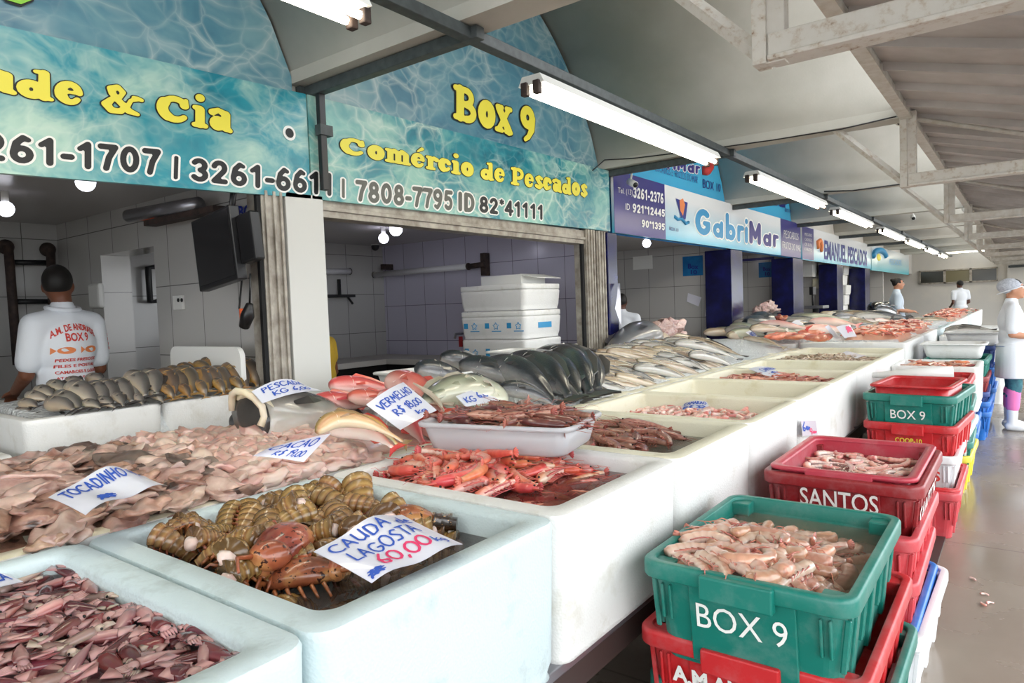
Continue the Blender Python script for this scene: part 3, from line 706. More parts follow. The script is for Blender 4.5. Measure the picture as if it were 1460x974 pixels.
ZT = .57                                  # counter table top
def table(y0, y1, x0, x1, label):
    yc, xc = (y0+y1)/2, (x0+x1)/2
    r = thing('display_table', label, 'table', (xc, yc, 0)); hw, hd = (x1-x0)/2, (y1-y0)/2
    MB().box((-hw, -hd, ZT-.03), (hw, hd, ZT)).build('tabletop', 'steel_sink', r, .004)
    MB().box((hw-.04, -hd, ZT-.12), (hw-.01, hd, ZT-.03)).box((-hw, -hd, ZT-.12), (-hw+.03, hd, ZT-.03)).build('apron', 'table_dark', r)
    n = max(2, int(hd*2/1.8)+1)
    for i in range(n):
        for s in (-1, 1):
            y = -hd+.08+(2*hd-.16)*i/(n-1)
            MB().tube([(s*(hw-.1), y, 0), (s*(hw-.1), y, ZT-.03)], .03, 8).build('leg', 'table_dark', r)
simple('table_dark', '#3d2f2c', .5)
table(-1.0, 8.28, -3.3, -1.03, 'long dark steel display table under the nearest white foam boxes')
table(8.4, 15.0, -3.3, -1.03, 'dark steel display table just past the gap in the counter')
table(15.04, 25.1, -1.36, -1.03, 'narrow dark steel table under the farthest foam boxes')

SEAM = [-.07, .72, 1.515, 2.31, 3.15, 3.98, 4.82, 5.65, 6.5, 7.35, 8.2]
BOXL = ['white foam box of small purple squid in the nearest corner', 'bluish white foam box of lobster tails', 'white foam box of bright pink prawns under the clear tray', 'cream-rimmed foam box of brown prawns in grey brine',
        'cream-rimmed foam box of peeled pink shrimp with blue label', 'cream foam box nearly empty behind the peeled pink shrimp', 'cream foam box of brown shrimp under a tilted price label', 'foam box with lavender-white inner wall and a few grey shrimp', 'cream foam box of tiny brown shrimp with a plain white label', 'cream foam box last of the near counter, at its far corner']
for i in range(10):
    y0, y1 = SEAM[i], SEAM[i+1]
    mt = 'foam_blueish' if i < 2 else 'foam_white'
    if i in (8, 9) : pass
    put_foam(-1.5, (y0+y1)/2, ZT, .995, y1-y0-.006, .43, BOXL[i], mt, rimmat='foam_cream' if i > 2 else ('foam_blueish' if i < 2 else None), group='foam boxes along the front of the counter', rim=.075 if i < 4 else .06)
# brine in the boxes (x extents inside the rims)
def brine(name, cx, cy, w, d, z, mat, label):
    n = 14; mb = MB(); vs = []
    mb.loft([rrect(w, d, .03, z, 5, cx, cy), rrect(w*.5, d*.5, .02, z, 5, cx, cy), rrect(w*.02, d*.02, .001, z, 5, cx, cy)], False, True)
    o = recenter(mb.build(name, mat)); tag(o, label, 'brine', kind='stuff'); return o
brine('brine', -1.5, .325, .84, .64, .955, 'brine_plum', 'dark purple brine around the small squid')
brine('brine', -1.5, 1.117, .84, .645, .935, 'brine_dark', 'dark brine around the lobster tails')
brine('brine', -1.5, 1.912, .84, .645, .945, 'brine_red', 'dark red brine around the pink prawns')
brine('brine', -1.5, 2.73, .84, .69, .93, 'brine_grey', 'grey brine around the brown prawns')
# second row of boxes carrying the fish
BACK = ['cream-edged foam box under the brown skate pieces', 'foam box under the pale fish fillets', 'foam box under the red fish', 'foam box under the dark grey fish', 'foam box under the olive fish beside the dark ones', 'foam box under the nearest silver fish', 'foam box under the long silver fish', 'foam box under the pink-bellied cut fish', 'foam box under the pale far fish', 'foam box behind the last tiny-shrimp box']
for i in range(10):
    y0, y1 = SEAM[i], SEAM[i+1]
    put_foam(-2.64, (y0+y1)/2, ZT, 1.2, y1-y0-.006, .42, BACK[i], 'foam_white', rimmat='foam_cream', group='foam boxes along the back of the counter')
# far counter: boxes in one line, slightly higher
FAR = ['first', 'second', 'third', 'fourth', 'fifth', 'sixth', 'seventh', 'eighth', 'ninth', 'tenth', 'eleventh', 'twelfth']
yy = 8.36
for i in range(10):
    w = 1.55; x0 = -2.1 if yy < 14 else (-1.7 if yy < 21 else -1.36)
    put_foam((x0-1.0)/2, yy+w/2, ZT, -1.0-x0, w-.01, .475 if i < 2 else .45, 'white foam box on the far counter, %s after the gap' % FAR[i], 'foam_blueish' if i in (2, 3, 6) else 'foam_white', group='foam boxes on the far counter')
    if yy < 13: put_foam(-2.72, yy+w/2, ZT, 1.16, w-.01, .46, 'foam box at the back of the far counter, %s after the gap' % FAR[i], 'foam_white', group='foam boxes at the back of the far counter')
    yy += w+.12

# the two boxes of small grey fish inside the first stall, on their trestle
r = thing('trestle_table', 'low steel trestle under the two boxes of grey fish in the first stall', 'table', (-3.95, 1.4, 0))
MB().box((-.5, -1.0, .68), (.42, .76, .72)).build('tabletop', 'steel_sink', r)
for sx in (-.42, .34):
    for sy in (-.9, .66): MB().tube([(sx, sy, 0), (sx, sy, .68)], .025, 8).build('leg', 'steel_grey', r)
put_foam(-3.9, 1.36, .72, .9, .6, .44, 'white foam box of grey fish nearest the man, in the first stall', rim=.05)
put_foam(-3.9, 1.93, .72, .9, .52, .44, 'white foam box of grey fish beside the shutter guide, in the first stall', rim=.05)
put_foam(-3.9, .62, .72, .9, .8, .30, 'white foam box left of the grey fish, mostly outside the picture', rim=.05)

# ---- plastic fish crates
for nm, c in (('green', '#0f7669'), ('red', '#c3262b'), ('crimson', '#8e1f24'), ('pinkred', '#b8394a'), ('rose', '#c9444c'), ('blue', '#1f6fc4'), ('white', '#e4e6e8'), ('yellow', '#e3d33c'), ('navy', '#1c3f86')):
    t = NT('crate_'+nm); v = t.coord(); t.set(Roughness=.38)
    cc = lin(c); pale = tuple(x*.72+.22 for x in cc)
    t.base(t.ramp(t.noise(v, 9, 6, .7), [(.45, c), (.7, tuple(x*.88+.07 for x in cc)), (.85, pale)])); t.bump(t.noise(v, 60, 2), .08, .004); M['crate_'+nm] = t.m
def crate_tree(mat, w=.60, d=.84, h=.31, text=None, grip=True, tmat='ink_white', tsize=(.5, .11), tz=.55, off=.02, side=False):
    root = empty('fish_crate'); R = []
    bw, bd = w-.11, d-.13
    def wd(z): f = z/h; return bw+(w-.05-bw)*f, bd+(d-.05-bd)*f
    L = lambda z, g=0, r=.045: rrect(wd(z)[0]+g, wd(z)[1]+g, r, z, 5)
    a = MB().loft([L(0), L(h*.5), L(h-.05), L(h-.05, -.012), L(.02, -.02)], True, True, smooth=False)
    # moulded ribs and raised centre panel on the end faces and long sides
    def rib(axis, sgn, p, wid, z0, z1, th):
        q0, q1 = wd(z0), wd(z1); v = []
        for z, q in ((z0, q0), (z1, q1)):
            e = (q[1] if axis == 'x' else q[0])/2
            for u, t_ in ((p-wid/2, -.004), (p+wid/2, -.004), (p+wid/2, th), (p-wid/2, th)):
                v.append(Vector((u, sgn*(e+t_), z)) if axis == 'x' else Vector((sgn*(e+t_), u, z)))
        o = v if (sgn < 0) == (axis == 'x') else v
        a.hexa(o)
    for s in (-1, 1):
        rib('x', s, 0, w*.5, .02, h-.05, .014)
        for p in (-.37, .37):
            for e in (-.012, .012): rib('x', s, p*w+e, .009, h*.42, h-.07, .014)
        for p in (-.3, 0, .3): rib('y', s, p*d, .05, .02, h-.05, .012)
        for p in (-.42, -.16, .16, .42):
            for e in (-.012, .012): rib('y', s, p*d+e, .009, h*.3, h-.07, .012)
    R.append(a.build('shell', mat, root, .003, 1))
    rm = MB().loft([rrect(w-.03, d-.03, .055, h-.055, 6), rrect(w, d, .06, h-.05, 6), rrect(w, d, .06, h-.008, 6), rrect(w-.012, d-.012, .055, h, 6), rrect(w-.06, d-.06, .045, h, 6), rrect(w-.068, d-.068, .045, h-.05, 6)], False, False)
    for sx in (-1, 1):
        for sy in (-1, 1): rm.box((sx*(w/2-.06)-.035, sy*(d/2-.06)-.035, h-.06), (sx*(w/2-.06)+.035, sy*(d/2-.06)+.035, h-.012))
    R.append(rm.build('rim', mat, root, .004, 2))
    for s in ((-1, 1) if grip else (1,)):
        R.append(MB().box((-w*.17, s*d/2-.022, h-.075), (w*.17, s*d/2+.012, h-.004)).build('grip', mat, root, .006))
    if text:
        tw, th = tsize; e0, e1 = wd(h*tz-th/2), wd(h*tz+th/2)
        zz0, zz1 = h*tz-th/2, h*tz+th/2
        c = [(-tw/2, -e0[1]/2-.0165, zz0), (tw/2, -e0[1]/2-.0165, zz0), (-tw/2, -e1[1]/2-.0165, zz1), (tw/2, -e1[1]/2-.0165, zz1)]
        R.append(lettering(text, *c, tmat, root, off=off, push=.001))
    if side:
        e0, e1 = wd(.1), wd(.2); x0, x1 = e0[0]/2+.0135, e1[0]/2+.0135
        R.append(lettering(side, (x0, -.3, .1), (x0, .3, .1), (x1, -.3, .2), (x1, .3, .2), 'ink_white', root, off=.01, push=.001))
    return Tree(root, R)
def crate(x, y, ztop, mat, label, rz=0, **k):
    h = k.get('h', .31)
    return crate_tree('crate_'+mat, **k).place(Matrix.Translation((x, y, ztop-h)) @ Matrix.Rotation(math.radians(rz), 4, 'Z'), label, 'crate')
# nearest stack
crate(-.635, 2.25, .80, 'green', 'green crate of pale headless prawns with BOX 9 on its front, nearest stack', text='BOX 9', tsize=(.255, .075), off=0)
crate(-.645, 2.33, .56, 'red', 'red crate lettered in white under the nearest green BOX 9 crate', w=.66, d=.90, text='A.M.ANDRADE', tsize=(.44, .055), tz=.6, off=.04)
crate(-.64, 2.36, .38, 'green', 'green crate showing only its rim low in the nearest stack', w=.68)
crate(-.65, 2.36, .31, 'white', 'white crate at the bottom of the nearest stack', w=.64)
# second stack: tray, SANTOS crate, reds, blue, white
crate(-.62, 3.43, .815, 'crimson', 'dark red crate lettered SANTOS holding a rosy tray', w=.62, d=.82, text='SANTOS', tsize=(.30, .08), tz=.69, off=.01, grip=False, side='SANTOS')
crate(-.615, 3.30, .645, 'rose', 'faded red crate directly under the SANTOS crate', w=.60, d=.84)
crate(-.61, 3.28, .48, 'rose', 'faded red crate, second below the SANTOS crate', w=.58, d=.84, rz=1)
crate(-.60, 3.24, .32, 'blue', 'blue crate near the bottom under the SANTOS crate', w=.57, d=.84)
crate(-.58, 3.22, .31, 'white', 'white crate lowest under the SANTOS crate', w=.60, d=.86, rz=-1)
def tray_tree(name, mat, w, d, h, taper=.06, rim=.03, wall=.008, r=.05):
    root = empty(name)
    s = MB().loft([rrect(w-2*taper, d-2*taper, r, 0, 6), rrect(w-2*taper+.02, d-2*taper+.02, r, .01, 6), rrect(w-2*rim, d-2*rim, r, h-.008, 6), rrect(w-2*rim-2*wall, d-2*rim-2*wall, r, h-.008, 6), rrect(w-2*taper, d-2*taper, r*.8, .014, 6)], True, True).build('basin', mat, root)
    q = MB().loft([rrect(w-2*rim-.004, d-2*rim-.004, r, h-.016, 6), rrect(w, d, r*1.2, h-.018, 6), rrect(w+.004, d+.004, r*1.2, h-.006, 6), rrect(w-.01, d-.01, r*1.1, h, 6), rrect(w-2*rim-2*wall, d-2*rim-2*wall, r, h-.004, 6), rrect(w-2*rim-2*wall-.004, d-2*rim-2*wall-.004, r, h-.016, 6)], False, False).build('rim', mat, root)
    return Tree(root, [s, q])
TR = tray_tree('fish_tray', 'crate_pinkred', .57, .78, .18, .05, .03)
TR.parts.append(MB().box((-.13, -.395, .13), (.13, -.375, .176)).build('grip', 'crate_pinkred', TR.root, .005))
TR.place(Matrix.Translation((-.62, 3.43, .66)), 'rosy red plastic tray of shelled shrimp set in the SANTOS crate', 'tray')
# third stack
crate(-.60, 5.68, .885, 'green', 'green BOX 9 crate farther along, with an empty red tray in it', rz=-5, w=.57, text='BOX 9', tsize=(.21, .062), off=.005)
crate(-.60, 5.66, .69, 'red', 'red crate with yellow lettering under the farther BOX 9 crate', rz=-4, w=.57, text='COOP-10', tmat='ink_yellow', tsize=(.16, .035), tz=.62, off=.02)
crate(-.62, 5.60, .50, 'white', 'white crate with red lettering, third from top of the farther stack', w=.57, text='SANTOS', tmat='ink_shirt_red', tsize=(.36, .07), off=.03)
crate(-.60, 5.45, .325, 'red', 'red crate with white lettering, second from the floor', w=.56, text='A.M.ANDRADE', tsize=(.44, .045), tz=.7, off=.03)
crate(-.60, 5.40, .31, 'rose', 'red crate lowest in the farther BOX 9 stack', w=.56, rz=1)
TR2 = tray_tree('fish_tray', 'crate_red', .50, .66, .2, .05, .025)
TR2.place(Matrix.Translation((-.60, 5.62, .745)) @ Matrix.Rotation(math.radians(-5), 4, 'Z'), 'empty red tray sitting in the farther green BOX 9 crate', 'tray')
crate(-.62, 6.62, .875, 'red', 'empty red crate with a white paper roll across it', w=.58, d=.8)
for i, (z, c, l) in enumerate(((.70, 'green', 'green crate under the red crate with the paper roll'), (.52, 'white', 'grey-white crate under the red crate with the paper roll'), (.42, 'green', 'green crate low under the red crate with the paper roll'), (.31, 'yellow', 'yellow crate lowest under the red crate with the paper roll'))):
    crate(-.61, 6.60, z, c, l, w=.59, d=.86, rz=(-1)**i)
o = MB().tube([(-1.02, 6.28, .905), (-.72, 6.38, .915), (-.45, 6.42, .925)], .05, 14, rs=[.02, .045, .055]); o = o.build('paper_roll', 'white_plastic'); tag(recenter(o), 'white rolled paper lying across the empty red crate', 'paper roll')
# fourth and fifth stacks
put_foam(-.66, 7.62, .5, .7, .78, .4, 'white foam box of pinkish shrimp on blue crates behind the paper roll', rim=.05)
for i, (x, y, z, c, l) in enumerate(((-.64, 7.62, .50, 'navy', 'dark blue crate right under the foam box of shrimp'), (-.62, 7.62, .40, 'blue', 'bright blue crate under the foam box of shrimp'), (-.62, 7.64, .31, 'blue', 'bright blue crate lowest under the foam box of shrimp'),
        (-.58, 8.95, .86, 'green', 'green crate holding white foam trays, beside the woman in white'), (-.58, 8.95, .68, 'crimson', 'dark red crate under the green crate beside the woman'), (-.58, 8.95, .52, 'navy', 'navy crate second under the green crate beside the woman'), (-.56, 8.95, .42, 'blue', 'blue crate third under the green crate beside the woman'), (-.56, 8.97, .31, 'blue', 'blue crate lowest under the green crate beside the woman'),
        (-.55, 10.2, .92, 'navy', 'navy crate just past the white foam trays'), (-.55, 10.2, .66, 'blue', 'blue crate under the navy crate past the foam trays'), (-.55, 10.2, .42, 'blue', 'second blue crate under the navy crate past the foam trays'))):
    crate(x, y, z, c, l, w=.58, d=.86, rz=(i % 3)-1)
WT = tray_tree('foam_tray', 'foam_white', .62, .52, .17, .07, .02, .02, .06)
WT.place(Matrix.Translation((-.62, 9.0, .84)), 'white foam tray standing on the green crate beside the woman', 'tray')
WT.place(Matrix.Translation((-.5, 10.25, .90)), 'white foam tray standing on the navy crate', 'tray')
put_foam(-.6, 11.9, 0, .75, .9, .95, 'tall white foam container under the striped fish by the woman', rim=.05)
put_foam(-.6, 13.2, 0, .75, .9, 1.0, 'tall white foam container farther along the aisle', rim=.05)

# flat dark strip on the floor under and beside the crates
struct(MB().box((-.98, 1.2, 0), (-.40, 5.1, .012)).build('trim_floor_strip', 'table_dark'))

# ---- clear tray of brown prawns standing on the pink prawn box
t = NT('clear_plastic'); t.base('#dcdde2'); t.set(Roughness=.25, Alpha=.62); M['clear_plastic'] = t.m
CT = tray_tree('clear_tray', 'clear_plastic', .63, .43, .115, .05, .015, .006, .05)
CT.place(Matrix.Translation((-1.60, 2.10, 1.035)) @ Matrix.Rotation(math.radians(13), 4, 'Z'), 'clear plastic tray of brown prawns standing on the pink prawn box', 'tray')
W2 = tray_tree('fish_tray', 'white_plastic', .60, .42, .1, .05, .02, .006, .03)
W2.place(Matrix.Translation((-3.05, 3.12, 1.09)) @ Matrix.Rotation(math.radians(-8), 4, 'Z'), 'white plastic tray of dark shrimp behind the red fish', 'tray')
W2.place(Matrix.Translation((-3.1, 4.35, 1.14)) @ Matrix.Rotation(math.radians(6), 4, 'Z'), 'white plastic tray with red shrimp behind the dark grey fish', 'tray')

# ---------------------------------------------------------------- inside the stalls
def slab(name, x, y, z, label, cat, mats=('black_plastic',)): pass
# worktop along the back of the second stall
r = thing('worktop', 'white worktop on dark supports along the walls of the second stall', 'counter', (-5.3, 4.6, 0))
MB().box((-1.25, -1.9, .98), (-.55, 1.4, 1.04)).box((-.55, .75, .98), (.85, 1.4, 1.04)).build('top', 'plaster_white', r, .005)
MB().box((-1.25, -1.9, .1), (-.62, 1.4, .98)).box((-.62, .82, .1), (.82, 1.4, .98)).build('base', 'dark_gap', r)
r = thing('worktop', 'pale worktop with folded white sheets behind the man in the first stall', 'counter', (-6.2, .6, 0))
MB().box((-.38, -1.5, .98), (.3, 1.2, 1.04)).build('top', 'plaster_white', r, .005)
MB().box((-.36, -1.48, 0), (.25, 1.15, .98)).build('base', 'plaster_white', r)
for k in range(3):
    b = MB().loft([rrect(.5, 1.0-.05*k, .04, z, 5) for z in (0, .09)], True, True).build('foam_sheet', 'foam_cream' if k == 1 else 'foam_white', None, .02); b.location = (-6.1, 1.1, 1.04+.1*k)
    tag(b, ['bottom', 'middle', 'top'][k]+' one of the thick pale sheets stacked left of the man', 'sheet')
# printed foam boxes stacked by the shutter guide
def printed_box(z, h, label, printed, lid=False):
    t_ = foam_box(.78, .62, h, 'foam_print', rim=.05); r = t_.place(Matrix.Translation((-3.98, 5.28, z)), label, 'box', 'printed foam boxes in the second stall')
    if printed:
        for s in range(3):
            x = -.31+.26*s
            MB().box((x-.03, -.3085, h*.48), (x+.02, -.306, h*.72)).build('printed_square', 'ink_cyan', r)
            st = [(x+.1+.035*math.cos(PI/2+2*PI*k/10)*(1 if k % 2 == 0 else .55), -.307, h*.58+.035*math.sin(PI/2+2*PI*k/10)*(1 if k % 2 == 0 else .55)) for k in range(11)]
            MB().tube(st, .004, 5).build('printed_star', 'ink_cyan', r)
            MB().box((x+.05, -.3085, h*.34), (x+.16, -.306, h*.38)).build('printed_line', 'ink_cyan', r)
        MB().box((.3875, -.1, h*.45), (.39, .12, h*.7)).build('printed_square', 'ink_cyan', r)
    if lid: 
        l = MB().loft([rrect(.775, .615, .04, h, 5), rrect(.775, .615, .04, h+.05, 5)], True, True).build('lid', 'foam_white', r, .008)
printed_box(.98, .3, 'printed foam box lowest of the stack in the second stall', True)
printed_box(1.285, .21, 'printed foam box second from top in the second stall stack', True, True)
printed_box(1.55, .19, 'plain white foam box topmost of the second stall stack', False, True)
ob = thing('carton', 'open white cardboard box on top of the foam stack', 'box', (-3.95, 5.35, 1.795))
MB().box((-.28, -.2, 0), (.2, .2, .09)).build('body', 'white_plastic', ob)
MB().hexa([Vector(p) for p in ((.19,-.2,.088),(.38,-.2,.045),(.38,.2,.045),(.19,.2,.088),(.19,-.2,.094),(.38,-.2,.051),(.38,.2,.051),(.19,.2,.094))]).build('flap', 'white_plastic', ob)
r = thing('support_bench', 'low bench under the printed foam boxes', 'bench', (-3.98, 5.28, 0))
MB().box((-.4, -.32, .92), (.4, .32, .98)).build('top', 'steel_sink', r)
for sx in (-.36, .36):
    for sy in (-.28, .28): MB().box((sx-.02, sy-.02, 0), (sx+.02, sy+.02, .92)).build('leg', 'steel_grey', r)
# film rolls on wall brackets
def pipe(a, b, rad, label, n=2):
    a, b = Vector(a), Vector(b); r = thing('wrapping_roll', label, 'roll', (a+b)/2)
    MB().tube([a-(a+b)/2, b-(a+b)/2], rad, 16).build('tube', 'pvc', r)
    for p in (a, b): MB().tube([p-(a+b)/2+(p-(a+b)/2)*.01, (p-(a+b)/2)*.985], rad*1.15, 16).build('end_ring', 'rust_iron', r)
    return r
A, B = at(533, 392, Y=5.9), at(668, 380, Y=5.9)
r = pipe(A, B, .035, 'long white wrapping roll on the side wall of the second stall')
MB().tube([B-(A+B)/2, at(690, 377, Y=5.9)-(A+B)/2], .03, 8).build('bracket_arm', 'rust_iron', r)
MB().box(tuple(at(690, 393, Y=5.99)-(A+B)/2+Vector((-.02, -.03, 0))), tuple(at(690, 361, Y=5.99)-(A+B)/2+Vector((.03, .06, 0)))).build('bracket_plate', 'rust_iron', r)
MB().box(tuple(at(553, 385, Y=5.99)-(A+B)/2+Vector((-.02, -.1, 0))), tuple(at(553, 377, Y=5.99)-(A+B)/2+Vector((.03, .06, 0)))).build('bracket_plate', 'rust_iron', r)
r = pipe(at(440, 388, X=-6.5), at(499, 387, X=-6.5), .035, 'white wrapping roll on the back wall of the second stall')
r = thing('wall_shelf', 'small dark shelf bracket below the roll on the back wall', 'shelf', at(485, 422, X=-6.56))
MB().box((-.03, -.3, -.02), (.1, .15, .01)).build('bar', 'steel_black', r); MB().box((-.03, -.01, 0), (0, .02, .2)).build('post', 'steel_black', r)
MB().tube([(0, .1, 0), (.08, .12, -.1)], .014, 6).build('brace', 'steel_black', r)
tp = thing('wall_tap', 'small tap with red soap bottle on the tiled side wall', 'tap', at(658, 482, Y=5.99))
MB().tube([(0, .06, .05), (0, -.1, .05), (0, -.12, 0)], .014, 8).build('spout', 'steel_sink', tp); MB().tube([(.03, -.05, .02), (.03, -.05, -.1)], .025, 10).build('bottle', 'red_paint', tp)
r = thing('dome_camera', 'black dome camera in the corner of the second stall', 'camera', at(535, 352, Y=5.8)); MB().ell((0, 0, 0), .05).build('dome', 'black_plastic', r); MB().tube([(0, 0, .02), (0, 0, .09)], .05, 14).build('base', 'white_plastic', r)
def bulb(p, label, rad=.05, mat='bulb_glow'):
    r = thing('ceiling_bulb', label, 'lamp', p)
    MB().ell((0, 0, 0), rad).build('globe', mat, r); MB().tube([(0, 0, rad*.8), (0, 0, 2.42-p[2])], .022, 8).build('socket', 'white_plastic', r)
bulb(at(122, 260, Z=2.33), 'round white ceiling bulb nearest the sign edge in the first stall', mat='bulb_dim')
bulb(at(8, 298, Z=2.31), 'round white ceiling bulb at the far left of the first stall', mat='bulb_dim')
bulb(at(547, 340, Z=2.31), 'round white ceiling bulb in the corner of the second stall')
bulb(Vector((-4.6, 4.4, 2.33)), 'added unseen ceiling bulb lighting the second stall, behind its sign', .06)  # out of view, added to light the second stall
bulb(at(922, 347, Z=2.30), 'round white ceiling bulb in the third stall')
bulb(Vector((-4.6, 11.6, 2.33)), 'added unseen ceiling bulb lighting the fourth stall')  # added out of view to brighten the fourth stall
bulb(Vector((-4.6, 15.2, 2.33)), 'added unseen ceiling bulb lighting the fifth stall')  # unseen bulb, put in for the light inside the fifth stall
bulb(Vector((-4.6, 18.8, 2.33)), 'added unseen ceiling bulb lighting the sixth stall')  # unseen as well, added only to light its stall
# first stall: pipes, dispenser, socket, television, batten lamp
r = thing('pipe_rack', 'rusty black ladder-like pipe rack on the back wall behind the man', 'rack', at(45, 440, X=-6.5))
o = r.location
for a, b in (((8, 352), (25, 520)), ((68, 356), (78, 520))):
    p, q = at(*a, X=-6.5)-o, at(*b, X=-6.5)-o; MB().tube([p+Vector((-.08, 0, 0)), p+Vector((.06, 0, .0)), q], .035, 8).build('upright', 'rust_iron', r); MB().ell(p, .06).build('elbow', 'rust_iron', r)
for a, b in (((13, 374), (70, 375)), ((18, 430), (74, 430)), ((22, 485), (76, 484))): MB().tube([at(*a, X=-6.5)-o, at(*b, X=-6.5)-o], .022, 8).build('rung', 'steel_black', r)
r = thing('pipe_bracket', 'square black pipe bracket seen through the doorway', 'bracket', at(218, 400, X=-6.5))
o = r.location
MB().tube([at(228, 380, X=-6.5)-o, at(211, 382, X=-6.5)-o, at(214, 430, X=-6.5)-o, at(230, 428, X=-6.5)-o], .03, 8).build('tube', 'steel_black', r)
def panel_on(Y, x0, y0, x1, y1, th): a, b = at(x0, y1, Y=Y), at(x1, y0, Y=Y); return (min(a.x, b.x), Y-th, min(a.z, b.z)), (max(a.x, b.x), Y, max(a.z, b.z))
d_ = MB().box(*panel_on(2.36, 136, 403, 149, 440, .05)).build('soap_dispenser', 'white_plastic', None, .02); tag(recenter(d_), 'white soap dispenser on the tiled partition beside the man', 'dispenser')
s_ = thing('wall_socket', 'white double wall socket on the tiled partition', 'socket', at(257, 432, Y=2.355))
lo, hi = panel_on(2.36, 251, 421, 263, 442, .02); c_ = s_.location; MB().box(tuple(Vector(lo)-c_), tuple(Vector(hi)-c_)).build('plate', 'white_plastic', s_, .003)
for x in (254, 259): MB().ell(at(x, 428, Y=2.335)-c_, (.014, .006, .014)).build('outlet', 'black_plastic', s_)
# television: flat monitor hung tilted from the stall front
q = [at(271, 325, Y=2.05), at(323, 299, Y=2.05), at(300, 409, Y=2.05), at(357, 392, Y=2.05)]
c = sum(q, Vector())/4; ux = ((q[1]-q[0])+(q[3]-q[2])).normalized(); uz = (q[0]-q[2]+q[1]-q[3]); uz = (uz-ux*uz.dot(ux)).normalized(); un = ux.cross(uz)
W_, H_ = ((q[1]-q[0]).length+(q[3]-q[2]).length)/2, ((q[0]-q[2]).length+(q[1]-q[3]).length)/2
tv = thing('television', 'flat black television hung tilted above the grey fish', 'television', c)
tm = Matrix((ux, -un, uz)).transposed().to_4x4(); tv.matrix_world = Matrix.Translation(c) @ tm
sgn = 1
MB().box((-W_/2, -.03, -H_/2), (W_/2, .03, H_/2)).build('case', 'black_plastic', tv, .006)
MB().box((-W_/2+.015, -.033, -H_/2+.025), (W_/2-.015, -.03, H_/2-.015)).build('screen', 'screen_black', tv)
MB().box((-W_*.25, .03, -H_*.25), (W_*.25, .07, H_*.25)).build('back_housing', 'black_plastic', tv, .01)
MB().box((W_/2, .0, -.12), (W_/2+.14, .06, .14)).build('wall_mount', 'black_plastic', tv, .01)
MB().tube([(W_*.35, .02, H_/2), (W_*.2, .1, H_/2+.25)], .01, 6).build('cable', 'black_plastic', tv); MB().tube([(W_*.42, .02, H_/2), (W_*.35, .1, H_/2+.25)], .008, 6).build('cable', 'black_plastic', tv)
cb_ = MB().tube([at(347, 375, Y=2.08), at(341, 440, Y=2.08), at(346, 445, Y=2.08)], .006, 6).tube([at(357, 390, Y=2.08), at(356, 432, Y=2.08)], .006, 6).build('cord', 'black_plastic'); 
hk = thing('handheld_scanner', 'black and orange device hanging by a cord below the television', 'device', at(350, 455, Y=2.08)); cb_.data.transform(Matrix.Translation(-hk.location)); cb_.parent = hk
c_ = hk.location
MB().tube([at(356, 433, Y=2.08)-c_, at(353, 450, Y=2.08)-c_, at(348, 466, Y=2.08)-c_], .03, 10, rs=[.018, .036, .028]).build('body', 'black_plastic', hk)
MB().tube([at(344, 440, Y=2.08)-c_, at(345, 458, Y=2.08)-c_], .012, 8).build('trim', 'orange_plastic', hk)
lb = thing('wall_lettering', 'blue BOX 9 painted on the partition behind the television', 'lettering', at(355, 300, Y=2.355)); 
def f():
    txt('BOX', [(341, 311), (372, 310), (340, 294), (372, 289)], 'ink_darkblue', Y=2.355, off=.03)
    txt('9', [(355, 372), (378, 368), (354, 330), (378, 326)], 'ink_darkblue', Y=2.355, off=.03)
world_parts(lb, f)
r = thing('batten_lamp', 'unlit foil-wrapped batten lamp under the first stall ceiling', 'lamp', at(240, 303, Y=2.2))
o = r.location
MB().tube([at(184, 308, Y=2.2)-o, at(283, 291, Y=2.2)-o], .045, 12).build('tube', 'steel_sink', r)
MB().box(tuple(at(222, 316, Y=2.25)-o), tuple(at(300, 308, Y=2.15)-o+Vector((0, .02, .03)))).build('tray', 'rust_iron', r); MB().tube([at(190, 313, Y=2.2)-o, at(222, 311, Y=2.2)-o], .012, 6).build('strip', 'orange_plastic', r)
cbd = MB().loft([[Vector((p.x, y, p.z)) for p in rrect2] for y, rrect2 in ((2.1, [Vector((v.x, 0, v.y)) for v in rrect(.78, .42, .06, 0, 5, -3.86, 1.2)]), (2.13, [Vector((v.x, 0, v.y)) for v in rrect(.78, .42, .06, 0, 5, -3.86, 1.2)]))], True, True, smooth=False).build('cutting_board', 'white_plastic')
tag(recenter(cbd), 'large white cutting board standing behind the grey fish', 'board')
# third and later stalls: posters, boxes on the wall
def poster(Y, x0, y0, x1, y1, mat, label, fn=None, cat='poster', th=.006):
    lo, hi = panel_on(Y, x0, y0, x1, y1, th); c = (Vector(lo)+Vector(hi))/2
    r = thing('wall_poster', label, cat, c); MB().box(tuple(Vector(lo)-c), tuple(Vector(hi)-c)).build('sheet', mat, r)
    if fn: world_parts(r, fn)
simple('poster_blue', '#1b7fbf', .35, var=.4, scale=6, dark='#0f5f9f')
def f():
    k = dict(Y=9.888, push=.004)
    txt('Box', [(981, 383), (996, 384), (981, 376), (996, 377)], 'ink_darkblue', off=.03, **k); txt('10', [(985, 391), (994, 391), (985, 385), (994, 385)], 'ink_darkblue', off=.03, **k)
poster(9.9, 974, 364, 1002, 394, 'poster_blue', 'bright blue Box 10 poster on the tiled wall of the third stall', f)
def f():
    k = dict(Y=13.385, push=.004)
    txt('Box', [(1088, 386), (1099, 387), (1088, 381), (1099, 381)], 'ink_darkblue', off=.03, **k); txt('10', [(1091, 393), (1098, 393), (1091, 388), (1098, 388)], 'ink_darkblue', off=.03, **k)
poster(13.4, 1082, 373, 1106, 396, 'poster_blue', 'bright blue Box 10 poster in the fourth stall', f)
